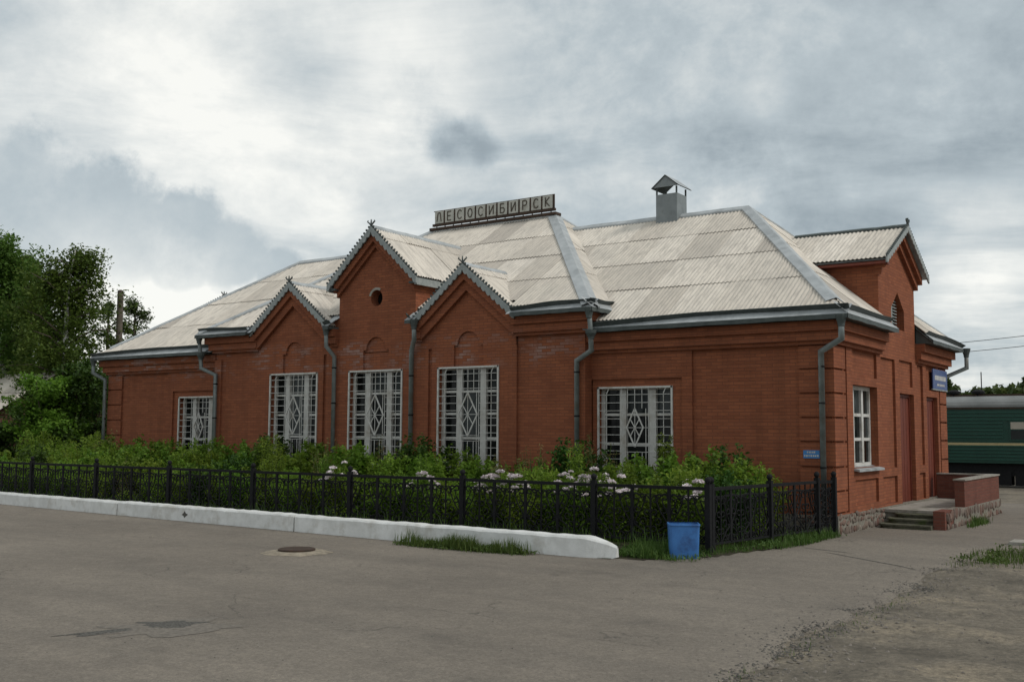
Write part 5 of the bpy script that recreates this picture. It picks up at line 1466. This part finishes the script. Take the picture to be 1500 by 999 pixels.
tree('broadleaf_tree', 'green tree behind the hip of the left wing under the pole', at(178, 52), 5.8, 2.0, 12000, .14, .11, 'leaf', 'bark', 109, .08, 0, trunks=2, limbs=28)
tree('broadleaf_tree', 'broad green bush below the left birch by the picture edge', at(-5, 41), 2.3, 1.5, 6500, .16, .13, 'leaf_dark', 'bark', 110, .03, 0, trunks=4, limbs=28)

px_, py_, _ = at(174, 49)
po = empty('utility_pole', (px_, py_, -.1)); tag(po, 'bare weathered wooden pole standing behind the left wing', 'pole')
MB().tube([(px_, py_, -.4), (px_+.02, py_, 4), (px_, py_, 8.55)], [.17, .155, .14], 10).build('shaft', 'timber', po, smooth=True)
MB().lathe([(.15, 0), (.13, .06), (.05, .1)], (px_, py_, 8.55), 10).build('cap', 'timber', po)

sh = empty('shed', (-41, 6, 0)); tag(sh, 'low brick shed with pale corrugated roof at the left edge', 'shed')
def shed():
    x0, x1, y0, y1, zw, zr = -52, -36.6, 2.2, 8.2, 2.75, 4.7
    MB().box(x0+.3, x1-.3, y0+.3, y1-.3, -.2, zw).build('wall', 'shedbrick', sh)
    ym = (y0+y1)/2; r = empty('roof', (0, 0, 0), sh); off = wloc(r)
    for sgn, ya in ((1, y0), (-1, y1)):
        L = math.hypot(ym-y0, zr-zw); V = Vector((0, sgn*(ym-y0)/L, (zr-zw)/L)); U = Vector((1, 0, 0))*sgn; Nn = U.cross(V)
        k = 0
        while k*1.05 < (x1-x0) - .5:
            for row in (0, 1):
                p = Vector((x0 if sgn > 0 else x1, ya, zw+.05)) + U*(k*1.05) + V*(row*1.62) + Nn*(.02+.006*(k % 2)) - off
                o = bpy.data.objects.new('roof_sheet', sheet_cache['full']); o.parent = r; COL.objects.link(o)
                o.matrix_local = Matrix(((U.x, V.x, Nn.x, p.x), (U.y, V.y, Nn.y, p.y), (U.z, V.z, Nn.z, p.z), (0, 0, 0, 1)))
            k += 1
    for x in (x0+.3, x1-.3):
        MB().extr([(y0+.3, zw), (y1-.3, zw), (ym, zr-.1)], lambda a, b, d: (d, a, b), x-.05, x+.05).build('gable_wall', 'shedbrick', sh)
    MB().box(x0, x1, y0+.02, y0+.06, zw-.12, zw+.02).build('eave_board', 'rust', sh)
shed()

# ------------------------------------------------------------------ railway behind
CY, ZRAIL = 30.6, -.25
tb = MB(); tb.extr([(CY-2.3, -.55), (CY+2.3, -.55), (CY+1.6, ZRAIL-.12), (CY-1.6, ZRAIL-.12)], lambda a, b, d: (d, a, b), -70, 70); tag(tb.build('track_bed', 'ballast'), kind='structure')
for s, lab in ((-1, 'near steel rail under the green carriage'), (1, 'far steel rail under the green carriage')):
    o = MB().box(-70, 70, CY+s*.76-.035, CY+s*.76+.035, ZRAIL-.119, ZRAIL).build('rail', 'steelrail', None, loc=(0, CY+s*.76, ZRAIL-.119)); tag(o, lab, 'rail', 'rails of the track')
coach = empty('train_carriage', (4, CY, ZRAIL)); tag(coach, 'dark green ribbed passenger carriage with yellow stripe and grey roof', 'train carriage')
X0, X1, hw = -8.5, 15.5, 1.52
MB().box(X0, X1, CY-hw, CY+hw, .86, 3.36).build('body', 'coach', coach)
prof = [(-hw-.03, 3.36)] + [(-hw*math.cos(a)*1.02, 3.36 + .56*math.sin(a)**.8) for a in np.linspace(.12, math.pi-.12, 13)] + [(hw+.03, 3.36)]
MB().extr([(CY+a, b) for a, b in prof], lambda a, b, d: (d, a, b), X0-.05, X1+.05).build('roof', 'coachroof', coach)
MB().box(X0, X1, CY-.5, CY+.5, 3.88, 3.98).build('roof_walk', 'rust', coach)
wins = [-1.45 + 1.75*k for k in range(9)]
for z in [1.0 + .15*k for k in range(5)] + [1.98 + .16*k for k in range(8)]:
    if z < 1.9 or z > 2.75: MB().box(X0+.1, X1-.1, CY-hw-.035, CY-hw, z, z+.05).build('rib', 'coachrib', coach)
    else: MB().box(X0+.1, -1.7, CY-hw-.035, CY-hw, z, z+.05).build('rib', 'coachrib', coach)
MB().box(X0, X1, CY-hw-.03, CY-hw-.001, 1.655, 1.765).build('stripe', 'stripe', coach)
MB().box(X0, X1, CY-hw-.05, CY-hw-.001, 3.28, 3.34).build('roof_gutter', 'rust', coach)
for x in wins:
    w = MB().box(x, x+1.15, CY-hw-.03, CY-hw-.002, 1.86, 2.76).build('window', 'coach', coach)
    MB().box(x+.07, x+1.08, CY-hw-.034, CY-hw-.03, 1.93, 2.34).build('pane', 'glass', w, loc=tuple(wloc(coach)))
    MB().box(x+.07, x+1.08, CY-hw-.034, CY-hw-.03, 2.38, 2.69).build('curtain', 'curtain', w, loc=tuple(wloc(coach)))
for x in (-4.6, -3.95, -2.9, 2.5, 6, 9.5):
    MB().lathe([(.16, 0), (.16, .16), (.3, .18), (.3, .28), (.12, .36)], (x, CY-.35, 3.84), 12).build('roof_vent', 'iron', coach)
MB().box(X0+.3, X1-.3, CY-1.3, CY+1.3, .30, .86).build('underframe', 'iron', coach)
for x in (-3.4, -1.3, .8, 2.9, 5.0, 7.1): MB().box(x, x+1.95, CY-1.36, CY-.5, -.12, .5).build('equipment_box', 'iron', coach)
for bx_ in (-5.6, 12.4):
    bg = MB().box(bx_-1.9, bx_+1.9, CY-1.1, CY-.95, .2, .5).build('bogie', 'iron', coach)
    for dx in (-1.2, 1.2):
        m = MB(); m.lathe([(.48, 0), (.48, .1), (.44, .13), (.1, .14)], (0, 0, 0), 20); m.v = [(bx_+dx+a, CY-.86+.14-c_, ZRAIL+.48+b) for a, b, c_ in m.v]; m.build('wheel', 'rust', bg, loc=tuple(wloc(coach)))

# far wood beyond the tracks: one mass of crowns
def far_wood(name, x0, x1, y0, y1, ntree, hmin, hmax, label, seed):
    rng = np.random.default_rng(seed); Ps = []
    for k in range(ntree):
        x, y, h = rng.uniform(x0, x1), rng.uniform(y0, y1), rng.uniform(hmin, hmax); conif = rng.uniform() < .3; n = 240
        z = rng.uniform(.08, 1, n)**.8; r = (1.05-z)*h*.22*1.2 if conif else np.sqrt(np.clip(1-((z-.55)/.5)**2, .02, 1))*h*.27
        a = rng.uniform(0, 6.283, n); q = r*np.sqrt(rng.uniform(.2, 1, n))
        Ps.append(np.stack([x + q*np.cos(a), y + q*np.sin(a), z*h + rng.normal(size=n)*.2 - .5], 1))
    o = bpy.data.objects.new(name, quads_mesh(name, leaves(np.concatenate(Ps), 1.1, .8, .4, rng), 'leaf_far')); COL.objects.link(o)
    return tag(o, label, 'forest', kind='stuff')
far_wood('far_wood', -70, 110, 112, 150, 520, 7.6, 9.8, 'distant green wood beyond the green carriage', 3)
far_wood('far_wood', -190, -75, 60, 110, 110, 8, 13, 'distant green wood behind the birches on the left', 4)

# overhead wires on the right
def wire(a, b, sag, label):
    a, b = Vector(a), Vector(b)
    pts = [tuple(a.lerp(b, t) + Vector((0, 0, -sag*4*t*(1-t)))) for t in np.linspace(0, 1, 17)]
    o = MB().tube(pts, .016, 5).build('overhead_wire', 'iron', None, loc=tuple(a)); tag(o, label, 'wire', 'overhead wires on the right')
def raypt(x, y, D):
    p = Vector((6.986, -22.061, 2.09)) + (fw + r2*((x-750)/1540) - u2*((y-499.5)/1540))*D; return p
wa0, wa1 = raypt(1250, 514, 62), raypt(1640, 474, 50)
wire(wa0, wa1, .15, 'upper of two thin overhead wires right of the station')
wb0, wb1 = raypt(1250, 527, 62), raypt(1640, 490, 50)
wire(wb0, wb1, .15, 'lower of two thin overhead wires right of the station')
ma = raypt(1437, 545, 112); o = MB().tube([(ma.x, ma.y, -.5), (ma.x, ma.y, ma.z)], .06, 6).build('radio_mast', 'iron', None, loc=(ma.x, ma.y, -.5)); tag(o, 'thin grey radio mast rising above the far wood', 'mast')
